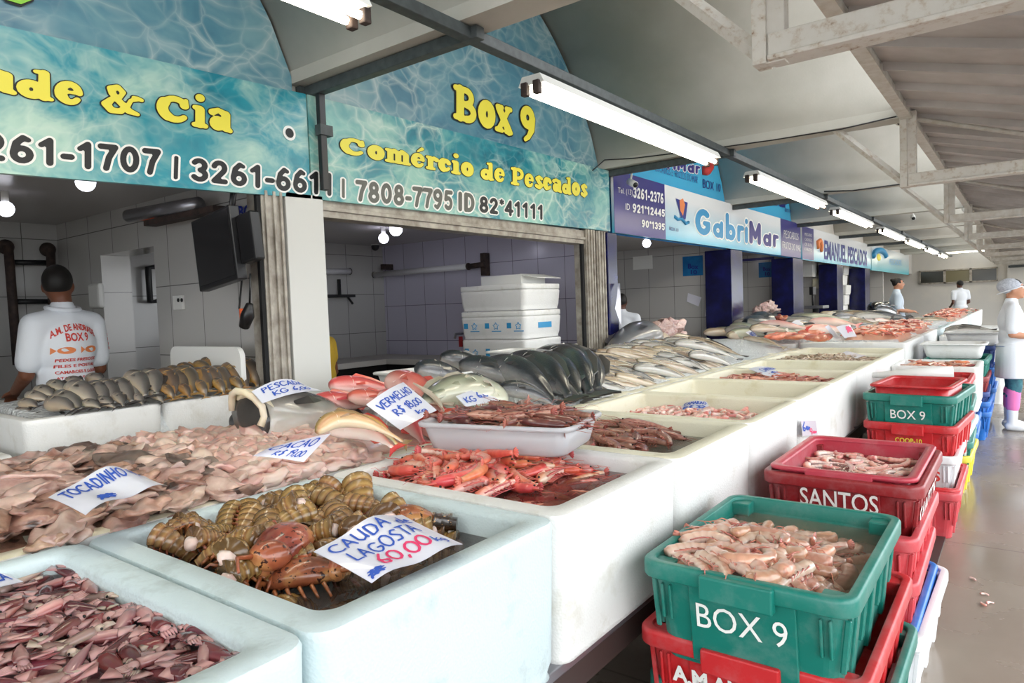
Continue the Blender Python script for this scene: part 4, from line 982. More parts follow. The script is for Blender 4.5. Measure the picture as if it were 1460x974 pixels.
poster(9.9, 903, 364, 930, 385, 'white_plastic', 'white printed notice hung high in the third stall')
poster(13.4, 1058, 366, 1104, 373, 'print_purple', 'dark purple strip sign under the fourth stall ceiling')
lb = thing('wall_lettering', 'blue BOX 11 painted on the wall of the fifth stall', 'lettering', at(1180, 390, Y=16.94))
def f():
    txt('BOX', [(1175, 383), (1190, 384), (1175, 379), (1190, 379)], 'ink_darkblue', Y=16.94, off=.02); txt('11', [(1175, 400), (1190, 401), (1175, 386), (1190, 387)], 'ink_cyan', Y=16.94, off=.05)
world_parts(lb, f)
o = MB().box(*panel_on(16.94, 1148, 372, 1166, 396, .5)).build('wall_cabinet', 'white_plastic', None, .01); tag(recenter(o), 'white wall cabinet high in the fifth stall', 'cabinet')
o = MB().box(*panel_on(16.94, 1160, 397, 1172, 412, .1)).build('meter_box', 'foam_cream', None, .01); tag(recenter(o), 'small cream meter box below the white wall cabinet', 'box')
for k in range(8):
    r = put_foam(-4.0+.04*((k*7) % 3-1), 19.6, .3+.26*k if k else .3, .6, .6, .25, 'foam box %s in the tall pile in the sixth stall' % ['lowest', 'second from the floor', 'third from the floor', 'fourth from the floor', 'fifth from the floor', 'third from top', 'second from top', 'topmost'][k], group='tall pile of foam boxes')
r = thing('support_bench', 'low bench under the tall pile of foam boxes', 'bench', (-4, 19.6, 0)); MB().box((-.35, -.35, .24), (.35, .35, .3)).build('top', 'steel_sink', r)
for sx in (-.3, .3):
    for sy in (-.3, .3): MB().box((sx-.02, sy-.02, 0), (sx+.02, sy+.02, .24)).build('leg', 'steel_grey', r)
# weighing scale with raised display in the fifth stall
r = thing('weighing_scale', 'grey weighing scale with a raised display in the fifth stall', 'scale', at(1163, 440, X=-3.4))
MB().box((-.2, -.25, 0), (.2, .25, .06)).build('platform', 'steel_sink', r, .01); MB().tube([(0, 0, 0), (0, 0, -r.location.z)], .06, 12).build('stand', 'steel_grey', r); MB().tube([(-.1, .2, .06), (-.1, .2, .3)], .02, 8).build('post', 'steel_black', r); MB().box((-.14, .08, .28), (-.06, .32, .45)).build('display', 'black_plastic', r, .01)
# ---------------------------------------------------------------- seafood
def set_attr(me, vals, name='sec'):
    a = me.attributes.new(name, 'FLOAT', 'POINT'); a.data.foreach_set('value', vals)
def sea_mat(name, stops, rough=.28, nz=10, mottle=None, mcol='#000000', mth=.62, rnd=.12, sss=.12, attr=True, bump=.12, bscale=70, noisew=.25):
    """wet skin: colour by back-to-belly attribute (or by noise), with spots and a slight per-animal change"""
    t = NT(name); t.set(Roughness=rough); v = t.coord()
    t.b.inputs['Coat Weight'].default_value = .6; t.b.inputs['Coat Roughness'].default_value = .1
    if sss: t.b.inputs['Subsurface Weight'].default_value = sss; t.b.inputs['Subsurface Scale'].default_value = .008
    n = t.noise(v, nz, 4)
    if attr:
        at_ = t.n.new('ShaderNodeAttribute'); at_.attribute_name = 'sec'
        ma = t.add('ShaderNodeMath', operation='MULTIPLY_ADD'); ma.inputs[1].default_value = noisew; t.link(n, ma.inputs[0])
        sb = t.add('ShaderNodeMath', operation='SUBTRACT'); sb.inputs[1].default_value = noisew*.5; t.link(at_.outputs['Fac'], sb.inputs[0]); t.link(sb.outputs[0], ma.inputs[2]); f = ma.outputs[0]
    else: f = n
    c = t.ramp(f, stops)
    if mottle:
        m = t.ramp(t.noise(v, mottle, 2), [(mth, (0,)*3), (mth+.04, (1,)*3)]); c = t.mix(m, c, mcol)
    oi = t.n.new('ShaderNodeObjectInfo'); hs = t.n.new('ShaderNodeHueSaturation')
    mr = t.add('ShaderNodeMapRange'); mr.inputs['To Min'].default_value = 1-rnd; mr.inputs['To Max'].default_value = 1+rnd
    t.link(oi.outputs['Random'], mr.inputs[0]); t.link(mr.outputs[0], hs.inputs['Value']); t.link(c, hs.inputs['Color'])
    m2 = t.add('ShaderNodeMath', operation='PINGPONG'); m2.inputs[1].default_value = .13; t.link(oi.outputs['Random'], m2.inputs[0])
    m3 = t.add('ShaderNodeMath', operation='MULTIPLY_ADD'); m3.inputs[1].default_value = .16; m3.inputs[2].default_value = .49; t.link(m2.outputs[0], m3.inputs[0]); t.link(m3.outputs[0], hs.inputs['Hue'])
    t.base(hs.outputs[0])
    if bump: t.bump(t.noise(v, bscale, 3), bump, .004)
    M[name] = t.m
# name: belly -> back
sea_mat('skin_black', [(0, '#aaa6a0'), (.25, '#6a6a6c'), (.45, '#2e3236'), (1, '#16191c')], nz=14, bump=.5, bscale=120)
sea_mat('skin_red', [(0, '#f2d2c8'), (.3, '#e9a79c'), (.6, '#d9675c'), (1, '#c4463f')])
sea_mat('skin_tan', [(0, '#f0dcc0'), (.35, '#e2bd92'), (.6, '#c88f66'), (1, '#8f7c48')])
sea_mat('skin_yellow', [(0, '#f6ecc8'), (.4, '#efd9a4'), (.7, '#d9a964'), (1, '#c67a55')])
sea_mat('skin_pale', [(0, '#f5e6dd'), (.4, '#eecdc2'), (.75, '#e3a296'), (1, '#d47a70')])
sea_mat('skin_silver', [(0, '#d6cab8'), (.3, '#bba98f'), (.5, '#8d7c66'), (.7, '#a8977d'), (1, '#574e42')], rough=.22)
sea_mat('skin_silver_grey', [(0, '#d3cec6'), (.35, '#aaa59c'), (.55, '#7b776f'), (.7, '#938e84'), (1, '#47484a')], rough=.22)
sea_mat('skin_slate', [(0, '#8f8d8a'), (.4, '#66676a'), (1, '#2f3236')])
sea_mat('skin_olive', [(0, '#d9d8c4'), (.4, '#b9baa2'), (.65, '#8f9078'), (1, '#5d6152')])
sea_mat('skin_jet', [(0, '#8d8f90'), (.25, '#3c4043'), (.5, '#1c2022'), (1, '#14171a')], rough=.15)
sea_mat('skin_croaker', [(0, '#b3a287'), (.3, '#8d857a'), (.6, '#605c58'), (1, '#3b3937')])
sea_mat('skin_croaker_gold', [(0, '#b3863f'), (.3, '#8f7450'), (.55, '#605449'), (1, '#3b3632')])
sea_mat('fin_dark', [(0, '#4a4643'), (1, '#2d2b2a')], attr=False, sss=0); sea_mat('fin_red', [(0, '#d9584e'), (1, '#b93a35')], attr=False); sea_mat('fin_pale', [(0, '#c9bca8'), (1, '#9d917f')], attr=False); sea_mat('fin_gold', [(0, '#a9834f'), (1, '#7b5f3b')], attr=False)
sea_mat('flesh_pink', [(.3, '#b98d84'), (.5, '#cfb3aa'), (.7, '#a06e66')], attr=False, nz=18)
sea_mat('jaw_white', [(.3, '#e9e0c8'), (.7, '#d9cba8')], attr=False)
simple('eye_black', '#0d0d0f', .08); simple('eye_ring', '#c9b98a', .2)

FISH_W = {}
def fish_tree(L, H, W, skin, fin, arch=0.0, n=26, m=16, snout=.35, parts=True, tail=.16, slim=1.0, cut=False, cutmat='flesh_pink'):
    """head at x=0, tail end at x=L, back towards +z; arch = how far the tail droops"""
    root = empty('fish'); mb = MB(); sec = []; loops = []
    bl = L*(1-tail*.6)
    def prof(t): return max(.04, (math.sin(PI*min(1, (t+.015)**.62))**.8)*(1 if t < .5 else 1)*(1-.06*t)) if t < .93 else .17
    def hz(t): return max(prof(t), .2 if t > .6 else .05)*H/2*slim
    def sp(t): return Vector((bl*t, 0, -arch*L*(max(0, t-.25)/.75)**2 - arch*L*.25*(max(0, .3-t)/.3)**2))
    for i in range(n+1):
        t = i/n if not cut else .12+.88*i/n; c = sp(t); d = (sp(min(1, t+.02))-sp(max(0, t-.02))).normalized(); up = Vector((-d.z, 0, d.x)); l = []
        hh = hz(t); ww = W/2*min(1, hh/(H/2))**.85*(1 if t < .7 else 1-.5*(t-.7)/.3)
        for k in range(m):
            a = 2*PI*k/m; z = math.sin(a)
            l.append(c+up*(hh*z*(1 if z > 0 else 1.05))+Vector((0, ww*math.cos(a), 0))); sec.append(.5+.5*z)
        loops.append(l)
    mb.loft(loops); me = mb.mesh('body', skin); set_attr(me, sec); R = [new_obj('body', me, root)]
    e = sp(1); d = (sp(1)-sp(.95)).normalized(); up = Vector((-d.z, 0, d.x)); tl = L-bl
    def slabfin(pts, th, nm):
        q = MB(); a = [p+Vector((0, th, 0)) for p in pts]; b = [p-Vector((0, th, 0)) for p in pts]; q.loft([b, a], smooth=False); R.append(q.build(nm, fin, root))
    slabfin([e-d*.02*L+up*H*.08, e+d*tl*.9+up*H*.42, e+d*tl*.55+up*H*.05, e+d*tl*.55-up*H*.05, e+d*tl*.9-up*H*.42, e-d*.02*L-up*H*.08], .0022*L/.4, 'tail_fin')
    if parts:
        top = lambda t, k: sp(t)+Vector((0, 0, hz(t)*k))
        slabfin([top(.3, .96), top(.36, 1.0)+Vector((.02*L, 0, H*.2)), top(.55, 1.0)+Vector((.03*L, 0, H*.16)), top(.75, 1.0)+Vector((.02*L, 0, H*.1)), top(.8, .9), top(.55, .9)], .002, 'dorsal_fin')
        slabfin([top(.62, -.9), top(.7, -1.0)-Vector((-.02*L, 0, H*.14)), top(.8, -.95), top(.72, -.85)], .002, 'anal_fin')
        for s in (-1, 1):
            o = Vector((bl*.3, s*W*.46, -H*.12))
            q = MB().loft([[o, o+Vector((.01*L, s*.004, .03*H)), o+Vector((.01*L, s*.004, -.05*H))], [o+Vector((.09*L, s*.02, .05*H)), o+Vector((.1*L, s*.024, .06*H)), o+Vector((.1*L, s*.024, -.1*H))], [o+Vector((.16*L, s*.02, -.03*H)), o+Vector((.165*L, s*.024, -.03*H)), o+Vector((.165*L, s*.024, -.06*H))]], smooth=False)
            R.append(q.build('pectoral_fin', fin, root))
            if not cut:
                ec = Vector((bl*.085, s*W*.27*prof(.085)**.6*1.15, hz(.085)*.35)); er = H*.05
                ey = MB().ell(ec, er, 10, 6).build('eye', 'eye_ring', root); R.append(ey); R.append(MB().ell(ec+Vector((0, s*er*.45, 0)), er*.7, 10, 6).build('pupil', 'eye_black', ey))
                g = [sp(.25)+Vector((.025*L*math.cos(a), s*W*.485*(1-.25*abs(math.sin(a))), hz(.25)*.72*math.sin(a))) for a in [-1.3+2.6*k/8 for k in range(9)]]
                R.append(MB().tube(g, H*.018, 5).build('gill_cover', skin, root))
    if cut:
        c = loops[0]; cc = sum(c, Vector())/m
        R.append(MB().loft([[p+Vector((-.004, 0, 0)) for p in c], [cc+(p-cc)*.6+Vector((-.012, 0, 0)) for p in c]], True, True).build('cut_face', cutmat, root))
    t_ = Tree(root, R); t_.L = L; t_.h = sp(0 if not cut else .12); t_.e = sp(1)+d*tl*.8; return t_

def lay(tree, A, B, label, group=None, up=(0, 0, 1), flip=False, cat='fish'):
    """head at A, tail at B, back turned towards up"""
    A, B = Vector(A), Vector(B); x = (B-A); cv = tree.e-tree.h; s = x.length/cv.length; x.normalize()
    e = EYE-(A+B)/2; e.z = 0; e.normalize(); n = e*.75+Vector((.12*math.sin(A.y*37), 0, .66)); n = (n-x*n.dot(x)).normalized()
    z = n.cross(x)
    if z.z < 0: z = -z
    y = z.cross(x)
    lx = cv.normalized(); lz = Vector((-lx.z, 0, lx.x)); loc = Matrix((lx, Vector((0, 1, 0)), lz)).to_4x4()
    mw = Matrix.Translation(A) @ Matrix((x*s, y*s, z*s)).transposed().to_4x4() @ loc @ Matrix.Translation(-tree.h)
    return tree.place(mw, label, cat, group)

def centre(tree):
    if not hasattr(tree, 'ctr'):
        o = tree.parts[0] if tree.root.type == 'EMPTY' else tree.root
        c = [v.co for v in o.data.vertices]; tree.ctr = Vector([(min(p[i] for p in c)+max(p[i] for p in c))/2 for i in range(3)])
    return tree.ctr
def rnd_lay(tree, x, y, z, yaw, pitch, roll, s, label, cat, group):
    return tree.place(Matrix.Translation((x, y, z)) @ Euler((roll, pitch, yaw), 'XYZ').to_matrix().to_4x4() @ Matrix.Scale(s, 4) @ Matrix.Translation(-centre(tree)), label, cat, group)

# ---- prawns
def prawn_tree(name, L, R0, curl, skin, tailm, legm=None, head=True, parts=True, n=22, m=9):
    root = empty(name); ang = 0; p = Vector((0, 0, 0)); pts = []; hd = .36 if head else .08
    for i in range(n+1):
        t = i/n; pts.append(p.copy())
        k = 0 if t < hd*.8 else curl/(1-hd*.8); ang += k/n
        p = p+Vector((math.cos(ang), -math.sin(ang), 0))*(L/n)
    loops, sec = [], []
    for i in range(n+1):
        t = i/n; d = (pts[min(n, i+1)]-pts[max(0, i-1)]).normalized(); nn = Vector((-d.y, d.x, 0))   # towards the back
        if head: r = R0*(.3+.75*min(1, t/.16) if t < .16 else (1.05 if t < hd else 1.0-.52*((t-hd)/(1-hd))**1.4))
        else: r = R0*(.75+.25*min(1, t/.12))*(1 if t < .3 else 1-.5*((t-.3)/.7)**1.5)
        if t > hd: r *= 1+.13*(1-((t-hd)/(1-hd)*6 % 1))
        l = []
        for k in range(m):
            a = 2*PI*k/m; l.append(pts[i]+nn*(r*math.cos(a))+Vector((0, 0, r*.82*math.sin(a)))); sec.append(.5+.5*math.cos(a)*(.8 if t > hd else 1)-(.0 if t < hd else .25*(1-((t-hd)/(1-hd)*6 % 1))))
        loops.append(l)
    me = MB().loft(loops).mesh('body', skin); set_attr(me, sec)
    if not parts and not head:
        pass
    e = pts[-1]; d = (pts[-1]-pts[-2]).normalized(); q = Vector((-d.y, d.x, 0)); fan = MB()
    for j in range(5):
        a = (j-2)*.38; dd = d*math.cos(a)+Vector((0, 0, 1))*math.sin(a); s_ = Vector((0, 0, 1))*math.cos(a)-d*math.sin(a)
        tip = e+dd*L*.13
        fan.loft([[e-s_*R0*.12, e+q*.001, e+s_*R0*.12, e-q*.001], [e+dd*L*.07-s_*R0*.3, e+dd*L*.07+q*R0*.08, e+dd*L*.07+s_*R0*.3, e+dd*L*.07-q*R0*.08], [tip-s_*R0*.12, tip+q*.001, tip+s_*R0*.12, tip-q*.001]])
    if not parts:
        o = new_obj(name, me); return Tree(o, [])
    P_ = [new_obj('body', me, root), fan.build('tail_fan', tailm, root)]
    lg = MB()
    for j in range(7 if head else 5):
        t = (.2+.09*j) if head else .1+.14*j; i = int(t*n); d = (pts[i+1]-pts[i-1]).normalized(); nn = Vector((-d.y, d.x, 0))
        for s in (-1, 1): lg.tube([pts[i]-nn*R0*.7+Vector((0, 0, s*R0*.3)), pts[i]-nn*R0*1.5+d*R0*.5+Vector((0, 0, s*R0*.6)), pts[i]-nn*R0*1.9+d*R0*1.4+Vector((0, 0, s*R0*.5))], .06*R0, 4, rs=[.13*R0, .09*R0, .03*R0])
    P_.append(lg.build('legs', legm or tailm, root))
    if head:
        an = MB()
        for s in (-1, 1): an.tube([Vector((.01, 0, s*R0*.3)), Vector((-L*.12, .015, s*R0*.5)), Vector((-L*.28, -.01, s*R0*.9)), Vector((-L*.45, .02, s*R0*.7))], .0012, 4, rs=[.0016, .0011, .0008, .0004])
        an.tube([Vector((.02, R0*.5, 0)), Vector((-L*.16, R0*.55, 0))], .003, 5, rs=[R0*.22, .001])
        P_.append(an.build('antennae', tailm, root))
        for s in (-1, 1): P_.append(MB().ell((.012, R0*.1, s*R0*.5), R0*.2, 8, 6).build('eye', 'eye_black', root))
    return Tree(root, P_)
sea_mat('prawn_pink', [(0, '#f2c9bd'), (.3, '#ec8f7c'), (.6, '#e06a55'), (1, '#cf4a44')], noisew=.5, rnd=.18)
sea_mat('prawn_coral', [(0, '#f3d9c6'), (.35, '#eaa584'), (.7, '#dd7e58'), (1, '#d1553f')], noisew=.5, rnd=.15)
sea_mat('prawn_fan', [(.3, '#d8433f'), (.7, '#e8837a')], attr=False)
sea_mat('prawn_brown', [(0, '#bf8f7a'), (.35, '#8f5548'), (.65, '#723c35'), (1, '#562a27')], noisew=.5, rnd=.2)
sea_mat('prawn_brown_fan', [(.3, '#9a4b40'), (.7, '#b9705f')], attr=False)
sea_mat('prawn_peach', [(0, '#dcc5b5'), (.3, '#d1ad9a'), (.55, '#bd8a72'), (.8, '#cd9d83'), (1, '#a9654f')], noisew=.5, rnd=.2, sss=.2)
sea_mat('prawn_peach_fan', [(.3, '#b9574a'), (.7, '#d98f7c')], attr=False)
sea_mat('shrimp_peeled', [(0, '#f6e0d6'), (.4, '#eebfb2'), (.7, '#e39a8d'), (1, '#d97b70')], noisew=.5, rnd=.14, sss=.2)
sea_mat('shrimp_tan', [(0, '#d9c6a8'), (.5, '#b39a7c'), (1, '#8a7055')], noisew=.5, rnd=.22)
sea_mat('shrimp_rust', [(0, '#d9a48c'), (.5, '#b5614c'), (1, '#8a3d30')], noisew=.5, rnd=.25)

def in_box(cx, cy, w, d, n, mind, seed, reject=None):
    rg = random.Random(seed); out = []; tries = 0
    while len(out) < n and tries < n*60:
        tries += 1; x = cx+rg.uniform(-w/2, w/2); y = cy+rg.uniform(-d/2, d/2)
        if reject and reject(x, y): continue
        if all((x-a)**2+(y-b)**2 > mind**2 for a, b in out): out.append((x, y))
    return out, rg
def pile(trees, spots, rg, zf, label, cat, group, tilt=.25, smin=.85, smax=1.15, yaw=None, roll=None, half=0, bd=None):
    for x, y in spots:
        t = rg.choice(trees); yw = rg.uniform(-PI, PI) if yaw is None else rg.gauss(yaw, .55)+(PI if rg.random() < .3 else 0)
        if bd:
            for _ in range(24):
                if all(bd[0] < x+s_*half*math.cos(yw) < bd[1] and bd[2] < y+s_*half*math.sin(yw) < bd[3] for s_ in (-1, 1)): break
                yw = rg.uniform(-PI, PI)
            else: continue
        rnd_lay(t, x, y, zf(x, y)+rg.uniform(-.008, .012), yw, rg.uniform(-tilt, tilt), rg.uniform(-tilt, tilt)+(rg.choice((0, 0, PI)) if roll is None else rg.gauss(*roll)), rg.uniform(smin, smax), label, cat, group)

# pink prawns: a heap at the left of the box, more under the red brine
PK = [prawn_tree('prawn', .19, .021, c, s, 'prawn_fan') for c, s in ((.5, 'prawn_pink'), (.9, 'prawn_coral'), (1.3, 'prawn_pink'), (.3, 'prawn_coral'))]
sp_, rg = in_box(-1.64, 1.905, .56, .58, 62, .045, 11)
hz_ = lambda x, y: .955+.07*max(0, 1-((x+1.66)/.34)**2)*max(.2, 1-((y-1.93)/.36)**2)
pile(PK, sp_, rg, lambda x, y: hz_(x, y)-.015, 'bright pink whole prawn heaped above the red brine', 'prawn', 'pink prawns heaped in the foam box', .14, half=.1, bd=(-1.93, -1.07, 1.58, 2.24))
sp_, rg = in_box(-1.68, 1.93, .42, .48, 28, .06, 12); pile(PK, sp_, rg, lambda x, y: hz_(x, y)+.012, 'bright pink whole prawn heaped above the red brine', 'prawn', 'pink prawns heaped in the foam box', .16, yaw=-.3, half=.1, bd=(-1.93, -1.07, 1.58, 2.24))
sp_, rg = in_box(-1.27, 1.9, .28, .56, 22, .06, 13); pile(PK, sp_, rg, lambda x, y: .922, 'pink prawn sunk in the dark red brine at the right of its box', 'prawn', 'pink prawns under the red brine', .15, half=.1, bd=(-1.93, -1.07, 1.58, 2.24))
# brown prawns: box, clear tray
BR = [prawn_tree('prawn', .21, .02, c, 'prawn_brown', 'prawn_brown_fan') for c in (.35, .6, 1.0)]
sp_, rg = in_box(-1.62, 2.73, .6, .6, 60, .042, 21); pile(BR, sp_, rg, lambda x, y: .94+.03*max(0, 1-((x+1.66)/.36)**2), 'brown whole prawn in the grey brine of the cream-rimmed box', 'prawn', 'brown prawns in the foam box', .16, yaw=-.2, half=.11, bd=(-1.93, -1.07, 2.38, 3.08))
ct = Matrix.Translation((-1.60, 2.10, 1.035)) @ Matrix.Rotation(math.radians(13), 4, 'Z')
sp_, rg = in_box(0, 0, .5, .28, 42, .035, 22)
for x, y in sp_:
    p = ct @ Vector((x, y, 0)); h = 1.12+.06*max(0, 1-(x/.3)**2-(y/.25)**2)
    rnd_lay(rg.choice(BR), p.x, p.y, h+rg.uniform(-.01, .01), rg.gauss(.25, .5)+rg.choice((0, PI)), rg.uniform(-.15, .15), rg.uniform(-.2, .2), rg.uniform(.85, 1.05), 'brown whole prawn heaped in the clear plastic tray', 'prawn', 'brown prawns in the clear tray')
MBed = MB().loft([rrect(.54, .32, .04, 0, 5), rrect(.54, .32, .04, .06, 5), rrect(.3, .16, .03, .085, 5), rrect(.05, .03, .005, .095, 5)], True, True).build('prawn_bed', 'prawn_brown'); MBed.matrix_world = ct @ Matrix.Translation((0, 0, .014)); tag(MBed, 'packed brown prawn mass filling the bottom of the clear tray', 'prawns', kind='stuff')
# headless pale prawns in the green crate
PE = [prawn_tree('prawn', .175, .024, c, 'prawn_peach', 'prawn_peach_fan', head=False) for c in (1.4, 2.0, 2.5, 1.0)]
sp_, rg = in_box(-.64, 2.2, .40, .62, 80, .038, 31)
zc = lambda x, y: .74+.03*max(0, 1-((x+.72)/.3)**2)*max(0, 1-((y-2.08)/.4)**2)-.05*max(0, (y-2.3)/.3)-.03*max(0, (x+.6)/.2)
pile(PE, sp_, rg, zc, 'pale peach headless prawn in the nearest green BOX 9 crate', 'prawn', 'headless prawns in the green crate', .22, half=.08, bd=(-.88, -.39, 1.89, 2.61))
sp_, rg = in_box(-.68, 2.08, .34, .36, 30, .05, 32); pile(PE, sp_, rg, lambda x, y: zc(x, y)+.03, 'pale peach headless prawn in the nearest green BOX 9 crate', 'prawn', 'headless prawns in the green crate', .25, half=.08, bd=(-.88, -.39, 1.89, 2.61))
brine('brine', -.635, 2.25, .50, .73, .748, 'brine_clear', 'cloudy brine around the pale prawns in the green crate')
o = MB().loft([rrect(.49, .71, .04, .6, 5, -.635, 2.25), rrect(.49, .71, .04, .70, 5, -.635, 2.25)], True, True).build('prawn_bed', 'prawn_peach'); tag(recenter(o), 'packed pale prawn mass below the brine in the green crate', 'prawns', kind='stuff')
# shelled shrimp in the rosy tray
ST = [prawn_tree('peeled_shrimp', .11, .014, c, 'shrimp_peeled', 'prawn_fan', head=False, parts=False) for c in (1.4, 2.0)]
sp_, rg = in_box(-.61, 3.46, .42, .58, 70, .04, 41); pile(ST, sp_, rg, lambda x, y: .765, 'small pale shelled shrimp in the rosy red tray', 'peeled shrimp', 'shelled shrimp in the rosy tray', .3, half=.05, bd=(-.83, -.39, 3.12, 3.74))
brine('brine', -.62, 3.43, .45, .65, .77, 'brine_red', 'reddish brine in the rosy tray')
# peeled pink shrimp
PP = [prawn_tree('peeled_shrimp', .085, .014, c, 'shrimp_peeled', 'prawn_fan', head=False, parts=False, n=14, m=8) for c in (1.5, 2.2, 2.7)]
sp_, rg = in_box(-1.47, 3.57, .78, .58, 225, .027, 51); pile(PP, sp_, rg, lambda x, y: .90+.05*max(0, 1-((x+1.5)/.42)**2)*max(0, 1-((y-3.6)/.4)**2), 'small peeled pink shrimp in the cream-rimmed foam box', 'peeled shrimp', 'peeled pink shrimp in the foam box', .4)
o = MB().loft([rrect(.84, .66, .04, .62, 5, -1.5, 3.565), rrect(.84, .66, .04, .87, 5, -1.5, 3.565), rrect(.4, .3, .04, .91, 5, -1.5, 3.565)], True, True).build('shrimp_bed', 'shrimp_peeled'); tag(recenter(o), 'packed mass of peeled pink shrimp under the loose ones', 'shrimp', kind='stuff')
def stuff_pile(name, trees, spots, rg, zf, mats, label, tilt=.3):
    """shrimp too many to count, as one object"""
    mb = MB(); sec = []
    for x, y in spots:
        t_ = rg.choice(trees); o = t_.root; mi = mats.index(o.data.materials[0].name)
        mw = Matrix.Translation((x, y, zf(x, y)+rg.uniform(-.008, .012))) @ Euler((rg.uniform(-tilt, tilt), rg.uniform(-tilt, tilt), rg.uniform(-PI, PI)), 'XYZ').to_matrix().to_4x4() @ Matrix.Scale(rg.uniform(.85, 1.15), 4) @ Matrix.Translation(-centre(t_))
        mb.add([mw @ v.co for v in o.data.vertices], [tuple(p.vertices) for p in o.data.polygons], mi, True); a_ = o.data.attributes['sec'].data; sec += [a_[i].value for i in range(len(a_))]
    me = mb.mesh(name, mats); set_attr(me, sec); o = new_obj(name, me); tag(recenter(o), label, 'shrimp', kind='stuff'); return o
# brown shrimp further along
BS = [prawn_tree('shrimp', .12, .013, c, 'shrimp_rust', 'prawn_fan', head=True, parts=False, n=14, m=7) for c in (.6, 1.4)]
sp_, rg = in_box(-1.5, 5.23, .8, .6, 150, .035, 61); pile(BS, sp_, rg, lambda x, y: .93+.04*max(0, 1-((x+1.55)/.42)**2), 'rust brown shrimp in the box with the tilted price label', 'shrimp', 'rust brown shrimp in the mid box', .3)
BT = [prawn_tree('shrimp', .09, .010, c, 'shrimp_tan', 'prawn_fan', head=True, parts=False, n=12, m=6) for c in (.7, 1.6)]
sp_, rg = in_box(-1.5, 6.92, .86, .66, 420, .022, 62); stuff_pile('shrimp_heap', BT, sp_, rg, lambda x, y: .95+.04*max(0, 1-((x+1.5)/.45)**2), ['shrimp_tan'], 'tiny tan shrimp in the box with the plain white label')
for q in BT: bpy.data.objects.remove(q.root)
for (cx, cy, zz, mt, lb) in ((-1.5, 5.23, .9, 'shrimp_rust', 'packed rust brown shrimp under the loose ones'), (-1.5, 6.92, .93, 'shrimp_tan', 'packed tiny tan shrimp under the loose ones'), (-1.5, 6.07, .80, 'shrimp_tan', 'thin layer of grey shrimp low in the lavender-walled box'), (-1.5, 4.4, .68, 'shrimp_rust', 'thin layer of shrimp low in the nearly empty cream box')):
    o = MB().loft([rrect(.86, .68, .04, .62, 5, cx, cy), rrect(.86, .68, .04, zz, 5, cx, cy)], True, True).build('shrimp_bed', mt); tag(recenter(o), lb, 'shrimp', kind='stuff')
# ---- squid
def squid_tree(L, R0, skin, bend):
    root = empty('squid'); loops = []; n = 12; m = 9; sec = []
    for i in range(n+1):
        t = i/n; r = R0*(.9 if t < .1 else 1)*max(.06, (1-t**2.2)); c = Vector((L*t, bend*L*t*t, 0)); l = []
        for k in range(m): a = 2*PI*k/m; l.append(c+Vector((0, r*math.cos(a), r*.72*math.sin(a)))); sec.append(.5+.5*math.sin(a))
        loops.append(l)
    me = MB().loft(loops).mesh('mantle', skin); set_attr(me, sec); R = [new_obj('mantle', me, root)]
    f = MB(); e = Vector((L*.72, bend*L*.5, R0*.3))
    for s in (-1, 1): f.loft([[e+Vector((-.2*L, s*R0*.6, 0)), e+Vector((.05*L, s*R0*1.7, .002)), e+Vector((.26*L, s*R0*.2, 0)), e+Vector((.05*L, s*R0*.2, -.004))], [e+Vector((-.18*L, s*R0*.6, .003)), e+Vector((.05*L, s*R0*1.6, .004)), e+Vector((.25*L, s*R0*.2, .003)), e+Vector((.05*L, s*R0*.2, .003))]])
    R.append(f.build('fin', skin, root))
    h = MB().ell((-R0*.6, 0, 0), (R0*.8, R0*.7, R0*.55), 9, 6)
    for j in range(5):
        a = (j-2)*.24; h.tube([Vector((-R0, a*R0, 0)), Vector((-R0*1.7, a*R0*1.3, .1*R0)), Vector((-R0*2.5, a*R0*1.2, -.1*R0))], .1, 5, rs=[R0*.26, R0*.2, R0*.06])
    R.append(h.build('head_and_arms', skin, root))
    for s in (-1, 1): R.append(MB().ell((-R0*.7, s*R0*.62, .1*R0), R0*.2, 8, 5).build('eye', 'eye_black', root))
    return Tree(root, R)
sea_mat('squid_plum', [(0, '#b98f8c'), (.3, '#8f5556'), (.6, '#6e3438'), (1, '#56262c')], noisew=.7, rnd=.2, sss=.2, rough=.2)
sea_mat('squid_rose', [(0, '#c99a96'), (.3, '#a8605f'), (.6, '#8f4146'), (1, '#743038')], noisew=.7, rnd=.18, sss=.2, rough=.2)
sea_mat('squid_pale', [(0, '#c4b0a0'), (.5, '#a68a80'), (1, '#85625c')], noisew=.7, rnd=.15, sss=.2, rough=.2)
SQ = [squid_tree(L, r, s, b) for L, r, s, b in ((.1, .016, 'squid_plum', .15), (.085, .017, 'squid_rose', -.1), (.11, .018, 'squid_plum', 0), (.09, .015, 'squid_pale', .2), (.1, .018, 'squid_rose', .1))]
sp_, rg = in_box(-1.5, .33, .82, .62, 280, .026, 71)
pile(SQ, sp_, rg, lambda x, y: .955+.012*math.sin(x*9)*math.sin(y*11), 'small purple squid packed in the nearest foam box', 'squid', 'small squid in the nearest box', .22, half=.07, bd=(-1.94, -1.06, -.01, .65))
